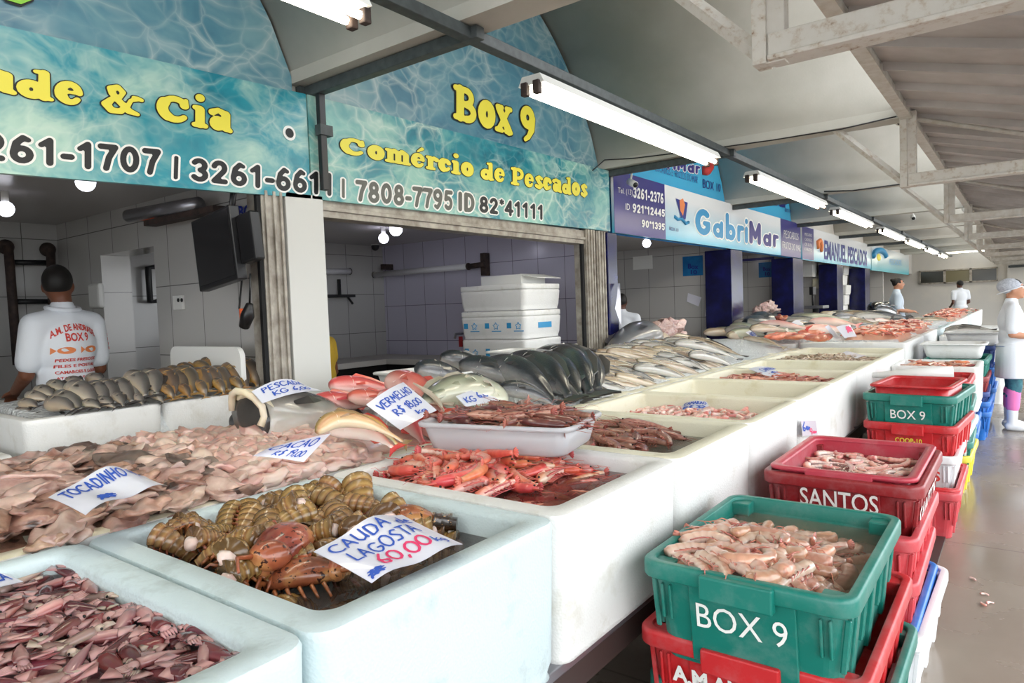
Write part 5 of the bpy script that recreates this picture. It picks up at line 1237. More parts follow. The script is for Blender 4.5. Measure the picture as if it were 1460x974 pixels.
# ---- lobster tails
def lump_mesh(root, R0):
    vs = MB().ell((0, 0, 0), (1, 1, 1), 14, 9); vs.v = [(-.006+.022*x*(1+.5*mnoise.noise(Vector((y*2, z*2, 1)))), R0*.72*y*(1+.3*mnoise.noise(Vector((x*2, z*3, 4)))), -.006+R0*.5*z*(1+.4*mnoise.noise(Vector((x*2, y*3, 7))))) for x, y, z in vs.v]
    return vs.build('meat', 'lobster_meat', root)
def tail_tree(curl, L=.20, R0=.052):
    root = empty('lobster_tail'); ang = 0; p = Vector((0, 0, 0)); n = 48; m = 16; pts = []
    for i in range(n+1):
        pts.append(p.copy()); ang += curl/n; p = p+Vector((math.cos(ang), 0, -math.sin(ang)))*(L/n)
    loops, sec = [], []; bel = []
    for i in range(n+1):
        t = i/n; d = (pts[min(n, i+1)]-pts[max(0, i-1)]).normalized(); up = Vector((-d.z, 0, d.x)); ph = (t*6) % 1
        r = R0*(1-.42*t)*(1+.2*(1-ph)**.7-.04); l = []
        for k in range(m):
            a = 2*PI*k/m; s = math.sin(a); q = s if s > 0 else s*.45
            l.append(pts[i]+up*(r*q)+Vector((0, r*1.08*math.cos(a), 0))); sec.append(.2+.75*(1-ph)-.25*(s < 0)+.1*s)
        loops.append(l)
    me = MB().loft(loops).mesh('shell', 'lobster_shell'); set_attr(me, sec); R = [new_obj('shell', me, root)]
    R.append(lump_mesh(root, R0))
    e = pts[-1]; d = (pts[-1]-pts[-2]).normalized(); up = Vector((-d.z, 0, d.x)); fan = MB()
    for j in range(5):
        a = (j-2)*.42; dd = d*math.cos(a)+Vector((0, 1, 0))*math.sin(a); s_ = Vector((0, 1, 0))*math.cos(a)-d*math.sin(a)
        f = lambda k, w, h: [e+dd*k-s_*w, e+dd*k+up*h, e+dd*k+s_*w, e+dd*k-up*h]
        fan.loft([f(-.005, .008, .004), f(.03, .015, .005), f(.055, .016, .003), f(.066, .008, .001)])
    R.append(fan.build('tail_fan', 'lobster_fan', root))
    lg = MB()
    for j in range(5):
        i = int((j+.5)*n/6)
        for s in (-1, 1): lg.tube([pts[i]+Vector((0, s*R0*.75, -R0*.2)), pts[i]+Vector((.01, s*R0*1.0, -R0*.55)), pts[i]+Vector((.02, s*R0*.7, -R0*.75))], .004, 5, rs=[.007, .005, .002])
    R.append(lg.build('swimmerets', 'lobster_fan', root)); return Tree(root, R)
sea_mat('lobster_shell', [(0, '#2b1c12'), (.22, '#6a3f22'), (.42, '#8f6238'), (.62, '#a8834f'), (.8, '#8a6a3c'), (1, '#6b4c2a')], nz=40, noisew=.3, rnd=.2, sss=0, rough=.25, mottle=60, mcol='#c99a6a', mth=.66)
sea_mat('lobster_fan', [(.35, '#b9643a'), (.65, '#7d4427')], attr=False, sss=0); sea_mat('lobster_meat', [(.35, '#ecd9cf'), (.7, '#d9b3a8')], attr=False)
sea_mat('lobster_red', [(.3, '#6b2c1e'), (.5, '#a5573a'), (.62, '#c98d58'), (.75, '#b5543a')], attr=False, nz=9, mottle=70, mcol='#3a1512', mth=.6, sss=0)
LT_ = [tail_tree(c) for c in (.4, .9, 1.4, .7)]
sp_, rg = in_box(-1.64, 1.12, .56, .54, 46, .062, 82)
pile(LT_, sp_, rg, lambda x, y: .945+.045*max(0, 1-((x+1.66)/.36)**2), 'banded brown lobster tail in the dark brine', 'lobster tail', 'lobster tails in the foam box', .4, .56, .8, roll=(0, .5), half=.11, bd=(-1.94, -1.06, .78, 1.45))
sp_, rg = in_box(-1.22, 1.15, .26, .52, 12, .1, 83); pile(LT_, sp_, rg, lambda x, y: .90, 'banded brown lobster tail sunk low in the dark brine', 'lobster tail', 'lobster tails under the brine', .3, .6, .8, roll=(0, .4), half=.11, bd=(-1.94, -1.06, .78, 1.45))
# the big spotted reddish lobsters lying front left of the price label
def lob(px, py, Z, yaw, s, label):
    p = at(px, py, Z=Z); r = thing('lobster', label, 'lobster', p, (0, .1, yaw)); r.scale = (s,)*3
    n, m = 16, 14; loops = []
    for i in range(n+1):
        t = i/n; rr = .058*math.sin(PI*(.12+.8*t))**.55; c = Vector((.2*t-.1, 0, .012*math.sin(PI*t)))
        loops.append([c+Vector((0, rr*1.1*math.cos(2*PI*k/m), rr*(.85 if math.sin(2*PI*k/m) > 0 else .5)*math.sin(2*PI*k/m)))*(1+.03*math.sin(7*k)) for k in range(m)])
    MB().loft(loops).build('carapace', 'lobster_red', r)
    MB().loft([[Vector((.1+.03*j, 0, 0))+Vector((0, .045*(1-.12*j)*(1.1 if q else 1)*math.cos(2*PI*k/m), .036*(1-.12*j)*(1.1 if q else 1)*math.sin(2*PI*k/m))) for k in range(m)] for j in range(4) for q in (1, 0)]).build('abdomen', 'lobster_shell', r)
    lg = MB()
    for j in range(5):
        for s_ in (-1, 1): x = -.07+.035*j; lg.tube([(x, s_*.04, -.01), (x-.01, s_*.075, .0), (x-.03, s_*.1, -.03)], .006, 6, rs=[.008, .006, .004])
    lg.tube([(-.1, .02, .01), (-.16, .05, .02), (-.2, .03, 0)], .005, 6, rs=[.008, .005, .003])
    lg.build('legs', 'lobster_fan', r)
    MB().ell((-.105, 0, .01), (.03, .05, .035), 12, 8).build('head', 'lobster_red', r)
lob(408, 782, .99, 2.2, 1.05, 'big spotted orange-red lobster just left of the pink-priced label')
lob(385, 812, .965, 1.2, .8, 'reddish lobster head at the front rim of the lobster box')
lob(430, 825, .95, -2.4, .8, 'dark red lobster half sunk beside the pink-priced label')
lob(585, 742, .98, .6, .7, 'spotted red-brown lobster behind the right end of the pink-priced label')
# ---- lumps of fillet and skate
def lump_tree(name, seed, mat, sx, sy, sz, fold=.5):
    bm = bmesh.new(); bmesh.ops.create_icosphere(bm, subdivisions=3, radius=1); o = Vector((seed*7.3, seed*3.1, 0))
    for v in bm.verts:
        q = v.co.copy(); f = 1+.42*mnoise.noise(q*1.3+o)+.15*mnoise.noise(q*3.1+o); q *= f
        z = q.z*sz; q = Vector((q.x*sx, q.y*sy, z+fold*sz*(mnoise.noise(Vector((q.x*1.3, q.y*1.3, seed)))*2+.6*mnoise.noise(Vector((q.x*3.2, q.y*3.2, seed+9)))+q.x*q.x*.5-.3))); v.co = q
    me = bpy.data.meshes.new(name); bm.to_mesh(me); bm.free(); me.polygons.foreach_set('use_smooth', [True]*len(me.polygons)); me.materials.append(M[mat]); return Tree(new_obj(name, me), [])
sea_mat('skate_brown', [(.28, '#6b4c42'), (.42, '#98705f'), (.55, '#b58d7a'), (.75, '#c9aa98')], attr=False, nz=20, mottle=12, mcol='#4d3d36', mth=.62, rnd=.2)
sea_mat('skate_grey', [(.3, '#4d413c'), (.5, '#7b665d'), (.7, '#a58d80')], attr=False, nz=9, rnd=.15)
sea_mat('skate_pink', [(.3, '#a87f72'), (.5, '#caa99b'), (.75, '#dcc7ba')], attr=False, nz=18, rnd=.15)
sea_mat('fillet_pale', [(.28, '#c48a7e'), (.42, '#d9aea0'), (.58, '#dfc3b5'), (.8, '#e6d3c6')], attr=False, nz=10, rnd=.08, sss=.25)
SK = [lump_tree('skate_piece', i, ('skate_brown', 'skate_pink', 'skate_brown', 'skate_grey', 'skate_pink')[i % 5], .088, .055, .016, .75) for i in range(12)]
FI = [lump_tree('fillet', i+20, 'fillet_pale', .078, .046, .021, .6) for i in range(7)]
za = lambda x, y: .99+.06*max(0, 1-((x+2.65)/.6)**2)
for q in range(2):
    sp_, rg = in_box(-2.62, .72, 1.12, 1.08, 110, .065, 91+q); pile(SK, sp_, rg, lambda x, y: za(x, y)+q*.02, 'brownish pink skate piece in the heap behind the squid box', 'fish piece', 'skate pieces in the heap', .3, .8, 1.25)
    sp_, rg = in_box(-2.62, 1.74, 1.1, .95, 110, .06, 95+q, lambda x, y: y > 1.78 and x > -2.75 or (y > 1.6 and x < -2.6)); pile(FI, sp_, rg, lambda x, y: za(x, y)+q*.02, 'pale pinkish fish fillet in the heap below the red fish', 'fillet', 'pale fillets in the heap', .3, .8, 1.2)
def mound(name, x0, x1, y0, y1, zf, mat, label, cat, res=.05, base=.9):
    nx, ny = max(2, int((x1-x0)/res)), max(2, int((y1-y0)/res)); vs, fs = [], []
    for i in range(nx+1):
        for j in range(ny+1):
            x, y = x0+(x1-x0)*i/nx, y0+(y1-y0)*j/ny; e = min(i, nx-i, j, ny-j)
            vs.append((x, y, base if e == 0 else zf(x, y)+.012*mnoise.noise(Vector((x*16, y*16, 3)))+.006*mnoise.noise(Vector((x*50, y*50, 5)))))
    for i in range(nx):
        for j in range(ny): a = i*(ny+1)+j; fs.append((a, a+ny+1, a+ny+2, a+1))
    o = MB().add(vs, fs, 0, True).build(name, mat); tag(recenter(o), label, cat, kind='stuff'); return o
t = NT('crushed_ice'); v = t.coord(); t.set(Roughness=.25); t.base('#dfe3e4'); t.b.inputs['Transmission Weight'].default_value = .15
vo = t.n.new('ShaderNodeTexVoronoi'); vo.inputs['Scale'].default_value = 55; t.link(v, vo.inputs[0]); t.bump(vo.outputs['Distance'], .8, .012); M['crushed_ice'] = t.m
mound('skate_bed', -3.2, -2.06, -.05, 1.22, lambda x, y: za(x, y)-.025, 'skate_brown', 'packed skate pieces under the loose brown ones', 'fish pieces')
mound('fillet_bed', -3.2, -2.06, 1.24, 2.3, lambda x, y: za(x, y)-.025, 'fillet_pale', 'packed pale fillets under the loose ones', 'fillets')
mound('crushed_ice', -3.25, -2.06, 2.32, 3.1, lambda x, y: 1.0+.06*max(0, 1-((x+2.8)/.5)**2), 'crushed_ice', 'crushed ice under the red and grey fish', 'ice')
mound('crushed_ice', -3.25, -2.06, 3.15, 4.4, lambda x, y: .98+.13*max(0, min(1, (-2.1-x)/.6)), 'crushed_ice', 'crushed ice under the dark grey fish', 'ice')
mound('crushed_ice', -3.25, -2.06, 4.45, 8.15, lambda x, y: .98+.12*max(0, min(1, (-2.1-x)/.6)), 'crushed_ice', 'crushed ice under the long silver fish', 'ice')
mound('crushed_ice', -4.3, -3.46, 1.08, 2.16, lambda x, y: 1.12+.06*max(0, min(1, (-3.5-x)/.3)), 'crushed_ice', 'crushed ice under the small grey fish in the first stall', 'ice', base=1.0)
mound('crushed_ice', -3.25, -1.06, 8.42, 14.9, lambda x, y: 1.05+.05*max(0, 1-((x+2.5)/.8)**2), 'crushed_ice', 'crushed ice over the far counter', 'ice', .09)
# ---- whole fish
def L2(tree, h, t, XA, XB, label, group=None, up=(0, 0, 1), cat='fish'): return lay(tree, at(*h, X=XA), at(*t, X=XB), label, group, up, cat=cat)
C_ = lambda x, y: (10+x/3.842, 500+y/3.842)
CK = [fish_tree(.4, .19, .13, s, f, arch=.16, n=18, m=12) for s, f in (('skin_croaker', 'fin_dark'), ('skin_croaker_gold', 'fin_gold'))]
U1 = Vector((.2, -.45, .85))
for i, (a, b, c, d) in enumerate(((255,250,410,330),(320,195,500,310),(440,190,540,300),(495,180,590,300),(555,175,690,290),(630,170,720,290),(655,130,760,260),(745,120,820,250),(830,115,915,265),(880,125,975,245),(930,105,1030,245),(1010,115,1110,230),(1055,110,1180,230),(1110,105,1220,230),(1180,85,1290,210),(1260,60,1380,210),(1200,70,1320,215),(215,285,370,330))):
    L2(CK[0 if i < 8 or i > 16 else 1], C_(a, b), C_(c, d), -3.64, -3.43, 'small grey fish with its tail over the foam rim, in the draped row', 'draped row of small grey fish', U1)
for i, (a, b, c, d) in enumerate(((410,285,520,318),(480,270,600,318),(580,240,640,310),(690,245,745,300),(780,225,860,290),(840,195,915,272),(940,190,1000,262),(1030,170,1090,262),(1130,160,1190,245),(1220,150,1290,225))):
    L2(CK[0 if i < 5 else 1], C_(a, b), C_(c, d), -3.50, -3.40, 'small grey fish of the lower layer, under the draped row', 'lower layer of small grey fish', U1)
for i, (a, b, c, d) in enumerate(((40,335,150,350),(65,285,170,310),(100,245,240,280),(145,215,270,255),(220,180,340,240),(320,165,420,190),(430,150,540,170),(870,105,960,125),(930,90,1040,115),(1020,75,1120,105),(1060,60,1190,95))):
    L2(CK[0 if i < 7 else 1], C_(a, b), C_(c, d), -3.85, -3.72, 'small grey fish at the back of the heap beside the man', 'back rows of small grey fish', U1)
# big grey fish with a gaping pale jaw under the wavy label
GR = fish_tree(.75, .27, .2, 'skin_silver_grey', 'fin_dark', cut=True, cutmat='fin_dark')
def jaw(o):
    pts = [Vector((.09+.02*math.sin(a*2), .075*math.cos(a), .09*math.sin(a))) for a in [2*PI*k/14 for k in range(15)]]
    MB().tube(pts, .018, 8).build('jaw', 'jaw_white', o); MB().tube([p*1.0+Vector((-.035, 0, .01)) for p in pts[2:11]], .014, 8).build('lip', 'jaw_white', o)
r_ = L2(GR, (358, 592), (520, 590), -2.62, -2.75, 'large grey fish with a gaping pale jaw left of the red fish', None, (.25, -.3, .9)); jaw(r_)
L2(fish_tree(.7, .22, .16, 'skin_slate', 'fin_dark'), (333, 605), (440, 585), -2.85, -3.0, 'dark grey fish partly hidden behind the gaping fish', None)
# red and tan fish
RD = fish_tree(.55, .15, .1, 'skin_red', 'fin_red', .05); RA = fish_tree(.6, .125, .09, 'skin_tan', 'fin_gold', .45); RY = fish_tree(.58, .12, .09, 'skin_yellow', 'fin_red', .34); RP = fish_tree(.56, .13, .09, 'skin_pale', 'fin_red', .22)
D_ = lambda x, y: (340+x/6.083, 500+y/6.083)
for tr, h, t, xa, xb, lb in ((RD, D_(790,300), D_(1480,380), -2.95, -2.8, 'bright red fish on top of the red fish heap'), (RD, D_(635,450), D_(1250,470), -2.8, -2.75, 'red fish second down at the left of the heap'), (RD, D_(950,400), D_(1500,470), -2.72, -2.6, 'red fish tucked under the topmost red fish'),
        (RD, D_(620,575), D_(1100,640), -2.7, -2.6, 'red fish showing only its snout beside the gaping fish')):
    L2(tr, h, t, xa, xb, lb, None, (.35, -.35, .85))
for tr, h, t, za_, zb_, lb in ((RA, D_(685,710), D_(1480,820), 1.15, 1.06, 'tan fish strongly arched over the yellow one'), (RY, D_(850,640), D_(1400,845), 1.13, 1.055, 'yellow fish arched under the tan one'), (RP, D_(790,705), D_(1370,870), 1.10, 1.05, 'pale pink fish with red tail at the front of the heap')):
    lay(tr, at(*h, Z=za_), at(*t, Z=zb_), lb, None)
L2(RD, (556, 538), (640, 592), -2.75, -2.15, 'long red fish passing under the VERMELHO label', None, (.3, .5, .8)); L2(RD, (560, 556), (628, 640), -2.6, -2.06, 'deep red fish whose tail shows below the VERMELHO label', None, (.3, .3, .9))
L2(RD, (545, 560), (608, 640), -2.5, -2.08, 'deep red fish behind the tan tail', None, (.3, .3, .9))
# olive fish behind the small price label
OL = fish_tree(.5, .17, .1, 'skin_olive', 'fin_pale', .1)
for h, t, lb in (((718, 566), (612, 566), 'olive fish under the small price label, nearer one'), ((700, 553), (590, 580), 'olive fish behind the small price label, back one'), ((612, 560), (668, 606), 'pale olive fish beside the VERMELHO label')): L2(OL, h, t, -2.3, -2.2, lb, None, (.4, -.3, .9))
# dark grey fish
BK = [fish_tree(.7, .20, .16, 'skin_black', 'fin_dark', a) for a in (.05, .2)]
E_ = lambda x, y: (580+x/5.214, 480+y/5.214)
for i, (h, t, xa, xb, k, lb) in enumerate((((75,240),(560,360),-2.8,-2.75,0,'dark grey fish farthest left with its head towards the red fish'), ((255,150),(760,300),-3.05,-2.8,0,'dark grey fish with raised brownish head at the back'), ((390,215),(960,440),-2.85,-2.35,1,'dark grey fish with pale cheek in the middle of the heap'),
        ((590,215),(1130,530),-2.75,-2.1,1,'dark grey fish with pale belly, arched over the front'), ((740,200),(1230,490),-2.85,-2.1,1,'dark grey fish fourth from the front of the arched ones'), ((850,195),(1290,480),-2.9,-2.1,1,'dark grey fish third from the right of the arched ones'), ((950,170),(1370,470),-2.95,-2.1,1,'dark grey fish second from the right of the arched ones'), ((1010,165),(1420,440),-3.05,-2.12,1,'dark grey fish at the right end of the arched ones'),
        ((690,390),(1150,540),-2.35,-2.08,1,'dark grey fish lowest at the front, beside the small label'), ((420,330),(800,440),-2.55,-2.5,0,'dark grey fish low in the heap behind the olive fish'), ((600,250),(1100,470),-3.0,-2.6,0,'dark grey fish at the back of the heap'), ((900,330),(1330,500),-2.5,-2.07,1,'dark grey fish between the arched ones, mostly tail'))):
    L2(BK[k], E_(*h), E_(*t), xa, xb, lb, None, (.25, -.3, .9))
# long silver fish
SV = [fish_tree(.9, .115, .085, s, f, a) for s, f, a in (('skin_silver', 'fin_pale', .1), ('skin_silver_grey', 'fin_dark', .14), ('skin_silver', 'fin_dark', .05))]
rg = random.Random(5)
for row in range(5):
    n = (12, 12, 9, 12, 11)[row]; H_ = ((808, 510), (800, 526), (846, 500), (806, 540), (832, 548))[row]; HD = ((170, -28), (165, -36), (130, -20), (160, -40), (150, -43))[row]
    T_ = ((946, 556), (925, 568), (975, 542), (900, 578), (935, 576))[row]; TD = ((118, -42), (130, -50), (90, -30), (150, -50), (120, -46))[row]; xa, xb = ((-2.72, -2.2), (-2.6, -2.14), (-2.95, -2.45), (-2.42, -2.06), (-2.3, -2.04))[row]
    for k in range(n):
        f = k/(n-1); h = (H_[0]+HD[0]*f, H_[1]+HD[1]*f); t = (T_[0]+TD[0]*f, T_[1]+TD[1]*f)
        j = lambda a: (a[0]+rg.uniform(-6, 6), a[1]+rg.uniform(-3, 3))
        L2(rg.choice(SV), j(h), j(t), xa+rg.uniform(-.06, .06), xb, 'long silver fish lying slanted in the silver heap', 'long silver fish in the heap')
L2(fish_tree(.9, .17, .12, 'skin_jet', 'fin_dark', .12), (968, 489), (1036, 520), -2.6, -2.25, 'shiny black fish lying across the silver heap', None, (.3, .35, .85))
L2(SV[2], (925, 483), (1002, 482), -3.1, -3.0, 'dark-backed silver fish along the top of the silver heap', None)
# large cut fish with hanging pink flesh
L2(fish_tree(1.0, .36, .26, 'skin_slate', 'fin_dark', cut=True), (925, 474), (855, 505), -3.15, -3.2, 'large grey fish body cut open, pink flesh at its end', None, (0, .2, 1))
FL = [lump_tree('fish_flap', i+40, 'flesh_pink', .16, .05, .12, .8) for i in range(3)]
for i, (x, y) in enumerate(((918, 480), (930, 474), (944, 470), (957, 466), (968, 470))):
    p = at(x, y, X=-3.1); rnd_lay(FL[i % 3], p.x, p.y, p.z, .3*i, 1.1, .3, .62, 'pale pink flesh flap beside the large cut fish', 'fish piece', 'flesh flaps of the cut fish')
# far counter: fish, prawn heaps
FS = [fish_tree(.7, .16, .11, s, f, a, n=14, m=10, parts=False) for s, f, a in (('skin_silver_grey', 'fin_dark', .08), ('skin_silver', 'fin_pale', .1), ('skin_pale', 'fin_red', .08), ('skin_olive', 'fin_pale', .05), ('skin_black', 'fin_dark', .1))]
rg = random.Random(9)
for k in range(150):
    y = 8.6+15*(k/150)**1.3+rg.uniform(-.2, .2); x = rg.uniform(-3.15, -1.9) if y < 14.3 else (rg.uniform(-1.62, -1.25) if y < 21 else -1.2); yw = rg.gauss(.2, .5); A = Vector((x, y, 1.13+rg.uniform(0, .1) if y < 14.3 else 1.05+rg.uniform(0, .03))); d = Vector((math.cos(yw), math.sin(yw), -.08))*(rg.uniform(.55, .8) if y < 14.3 else .36)
    if 10.6 < y < 11.4 and x > -2.3: continue
    lay(FS[rg.choices(range(5), (5, 5, 3, 2, 1))[0]], A-d*.5, A+d*.5, 'pale iced fish lying on the far counter', 'iced fish on the far counter', (.2, -.4, .9))
for h, t, xa, lb in (((1038, 478), (1140, 500), -2.9, 'brown-backed silver fish nearest on the far counter, under a white label'), ((1060, 482), (1120, 497), -2.6, 'silver fish beside the label at the start of the far counter')): L2(SV[0], h, t, xa, xa+.5, lb)
for i, h in enumerate(((1065, 466), (1075, 462))): L2(BK[0], h, (h[0]+62, h[1]+2), -2.9, -2.7, ('dark grey fish', 'darker grey fish behind it')[i]+' behind the orange fillets', None)
JT = fish_tree(.9, .2, .15, 'skin_jet', 'fin_dark', .06)
for i, (h, t) in enumerate((((1246, 440), (1300, 462)), ((1250, 446), (1296, 466)), ((1262, 438), (1310, 455)))): L2(JT, h, t, -2.3, -1.9, ('jet black fish, upper of three far along the counter', 'jet black fish, lowest of three far along the counter', 'jet black fish, rearmost of three far along the counter')[i])
sea_mat('fillet_orange', [(.3, '#d9654a'), (.6, '#e88f74'), (.8, '#f0c4b0')], attr=False, nz=14)
FO = [lump_tree('fillet', i+60, 'fillet_orange', .13, .06, .03) for i in range(3)]; rg = random.Random(4)
for k in range(22):
    f = rg.random(); p = at(1090+78*f, 476+4*f+rg.uniform(-6, 4), Z=1.13); rnd_lay(rg.choice(FO), p.x, p.y, p.z, rg.uniform(-.4, .8), 0, 0, rg.uniform(.8, 1.2), 'orange-red fillet in the strip on the far counter', 'fillet', 'orange fillets on the far counter')
p = at(1114, 455, X=-2.6); rnd_lay(lump_tree('cut_fish', 71, 'lobster_red', .16, .11, .1), p.x, p.y, p.z, 0, 0, 0, .5, 'orange-brown fish head beside the dark grey fish', 'fish head', None)
for i, (x, y) in enumerate(((1080, 444), (1088, 440), (1096, 437), (1104, 441))): p = at(x, y, X=-3.15); rnd_lay(FL[i % 3], p.x, p.y, p.z, .4*i, 1.0,   .3, .5, 'pinkish cut fish slab standing by the blue column', 'fish piece', 'pink slabs by the blue column')
RS = [prawn_tree('shrimp', .13, .016, c, s, 'prawn_fan', head=True, parts=False, n=10, m=6) for c, s in ((.6, 'shrimp_rust'), (1.3, 'prawn_coral'))]
for cx, cy, w, d, n, lb, g in ((-1.42, 9.4, .62, 1.3, 170, 'rust red shrimp of the first heap on the far counter', 'first far shrimp heap'), (-1.42, 11.2, .62, 1.6, 120, 'rust red shrimp of the second heap on the far counter', 'second far shrimp heap'), (-1.35, 18.0, .5, 5, 220, 'rust red shrimp of the long farthest heap', 'farthest shrimp heap')):
    sp_, rg = in_box(cx, cy, w, d, n, .03, int(cy*7)); stuff_pile('shrimp_heap', RS, sp_, rg, lambda x, y: 1.09+.09*max(0, 1-((x-cx)/(w*.6))**2)*max(.1, 1-((y-cy)/(d*.6))**2), ['shrimp_rust', 'prawn_coral'], lb)
    mound('shrimp_bed', cx-w/2, cx+w/2, cy-d/2, cy+d/2, lambda x, y: 1.075+.08*max(0, 1-((x-cx)/(w*.6))**2)*max(.1, 1-((y-cy)/(d*.6))**2), 'shrimp_rust', 'packed shrimp under the '+g, 'shrimp', .07, 1.0)
# shrimp in the foam box on the blue crates, red shrimp in the white trays, fish beside the woman
sp_, rg = in_box(-.66, 7.62, .5, .6, 60, .04, 77); pile(RS, sp_, rg, lambda x, y: .875, 'pinkish shrimp in the foam box on the blue crates', 'shrimp', 'shrimp in the aisle foam box', .3)
o = MB().loft([rrect(.58, .66, .04, .57, 5, -.66, 7.62), rrect(.58, .66, .04, .86, 5, -.66, 7.62)], True, True).build('shrimp_bed', 'fillet_pale'); tag(recenter(o), 'pale shrimp mass in the aisle foam box', 'shrimp', kind='stuff')
for (x, y, z, g) in ((-3.02, 3.1, 1.12, 'tray behind the red fish'), (-3.07, 4.35, 1.17, 'tray behind the dark grey fish')):
    sp_, rg = in_box(x, y, .36, .2, 34, .03, int(y*31)); pile(BS, sp_, rg, lambda a, b: z+.03*max(0, 1-((a-x)/.25)**2), 'reddish shrimp heaped in the white '+g, 'shrimp', 'shrimp in the white '+g, .25)
for i in range(5):
    y = 11.6+.12*i; lay(SV[1], (-.92, y, 1.0+.03*(i % 2)), (-.32, y+.1, .99), 'striped grey fish on the tall foam container by the woman', 'striped fish by the woman', (0, -.5, .85))
for i, (x, y) in enumerate(((1387, 826), (1404, 848), (1411, 860), (1402, 862))):
    p = at(x, y, Z=.006); rnd_lay(PP[i % 3], p.x, p.y, .009, i, 0, 0, .5, 'dropped shrimp scrap on the aisle floor', 'shrimp', 'shrimp scraps on the floor')

# ---------------------------------------------------------------- handwritten price labels
t = NT('paper'); t.set(Roughness=.3); t.base('#e3e3ee'); t.b.inputs['Coat Weight'].default_value = .5; t.b.inputs['Coat Roughness'].default_value = .08; t.bump(t.noise(t.coord(), 16, 3), .25, .006); M['paper'] = t.m
def label_(c, lines, label, bend=.012, wave=0.0, pen=.075):
    """c: TL, TR, BR, BL world corners; lines: (text, ink, u0, u1, v0, v1) with v measured up"""
    TL, TR_, BR_, BL = map(Vector, c); o = (TL+TR_+BR_+BL)/4
    nrm = (TR_-BL).cross(TL-BR_).normalized()
    if nrm.z < 0: nrm = -nrm
    def S_(u, v, h=0): return BL*(1-u)*(1-v)+BR_*u*(1-v)+TL*(1-u)*v+TR_*u*v-o+nrm*(bend*math.sin(PI*u)*(.5+v)+wave*math.sin(3*PI*u+2*v)+h)
    r = thing('price_label', label, 'label', o); n = 14; vs, fs = [], []
    for k in (0, 1):
        for i in range(n+1):
            for j in range(n+1): vs.append(S_(i/n, j/n, -.0012*k))
    for i in range(n):
        for j in range(n):
            a = i*(n+1)+j; b = a+(n+1)**2; fs += [(a, a+n+1, a+n+2, a+1), (b, b+1, b+n+2, b+n+1)]
    MB().add(vs, fs, 0, True).build('sheet', 'paper', r)
    for tx, ink, u0, u1, v0, v1 in lines:
        a, f, _ = stroke_mesh(tx, PEN, pen=pen, jit=.06, res=.09); b = bb(a)
        MB().add([S_(u0+(u1-u0)*(p[0]-b[0])/(b[2]-b[0]), v0+(v1-v0)*(p[1]-b[1])/(b[3]-b[1]), .0016) for p in a], f).build('writing', ink, r)
B_, K_ = 'ink_blue', 'ink_red'
label_([at(447, 790, Z=1.05), at(573, 731, Z=1.06), at(660, 776, Z=1.03), at(530, 831, Z=1.02)], [('CAUDA de', B_, .06, .95, .70, .95), ('LAGOSTA', B_, .10, .84, .40, .66), ('60,00', K_, .22, .78, .1, .40), ('*', B_, .02, .2, .02, .17), ('kg', B_, .80, .92, .08, .28)], 'price label for lobster tails in blue and pink, leaning in the lobster box', .015, .006, .06)
label_([at(522, 577, X=-2.1), at(575, 545, X=-2.3), at(623, 585, X=-2.08), at(571, 613, X=-2.0)], [('VERMELHO', B_, .08, .94, .62, .88), ('R$ 18,00', B_, .2, .9, .28, .56), ('kg', B_, .55, .8, .06, .24)], 'large white price label reading VERMELHO on the red fish', .01)
label_([at(359, 558, X=-2.55), at(438, 551, X=-2.75), at(459, 557, X=-2.6), at(374, 575, X=-2.45)], [('PESCADA', B_, .1, .8, .52, .9), ('KG 6,00', B_, .2, .85, .1, .45)], 'wavy white price label over the gaping grey fish', .03)
label_([at(385, 638, Z=1.20), at(472, 618, Z=1.17), at(433, 659, Z=1.13), at(361, 650, Z=1.18)], [('CACAO', B_, .05, .85, .5, .92), ('R$ 19,00', B_, .25, .85, .08, .45)], 'white price label lying on the pale fillets', .012)
label_([at(69, 713, Z=1.115), at(207, 676, Z=1.12), at(241, 693, Z=1.11), at(122, 734, Z=1.11)], [('TOCADINHO 9,00', B_, .04, .94, .46, .92), ('*', B_, .2, .42, .06, .3)], 'white price label on the heap of brown skate pieces', .03, .008)
label_([at(-60, 812, Z=.99), at(4, 817, Z=.99), at(33, 829, Z=.98), at(-40, 850, Z=.98)], [('LULA', B_, .2, .9, .2, .8)], 'corner of a white price label on the squid at the picture edge', .006)
label_([at(650, 565, X=-2.12), at(690, 553, X=-2.3), at(713, 572, X=-2.15), at(664, 580, X=-2.05)], [('KG', B_, .1, .4, .2, .7), ('6,0', B_, .5, .85, .3, .85)], 'small white price label on the olive fish', .006)
label_([at(822, 522, X=-2.6), at(868, 512, X=-2.75), at(897, 536, X=-2.45), at(841, 538, X=-2.4)], [('*', B_, .12, .35, .15, .5), ('PESCADA', B_, .1, .7, .6, .9), ('9,00', K_, .4, .9, .2, .5)], 'white and blue price label at the left of the silver fish', .02, .006)
label_([at(915, 526, X=-2.35), at(948, 517, X=-2.5), at(968, 536, X=-2.3), at(936, 541, X=-2.2)], [('*', B_, .5, .75, .55, .9), ('TAINHA', B_, .1, .8, .2, .5)], 'white price label in the middle of the silver fish', .015)
label_([at(976, 575, Z=.97), at(1008, 573, Z=.985), at(1015, 590, Z=.95), at(964, 591, Z=.94)], [('CAMARAO', B_, .05, .95, .68, .95), ('R$ 32', B_, .1, .9, .36, .64), ('KG 32,00', B_, .05, .95, .05, .32)], 'blue-lettered price label on the peeled pink shrimp', .008, 0, .11)
label_([at(1067, 526, Z=1.01), at(1100, 524, Z=1.01), at(1123, 530, Z=.97), at(1106, 541, Z=.97)], [('CAMARAO', B_, .2, .95, .5, .85), ('19,00', B_, .3, .9, .1, .42)], 'white price label tilted on the rust brown shrimp', .01)
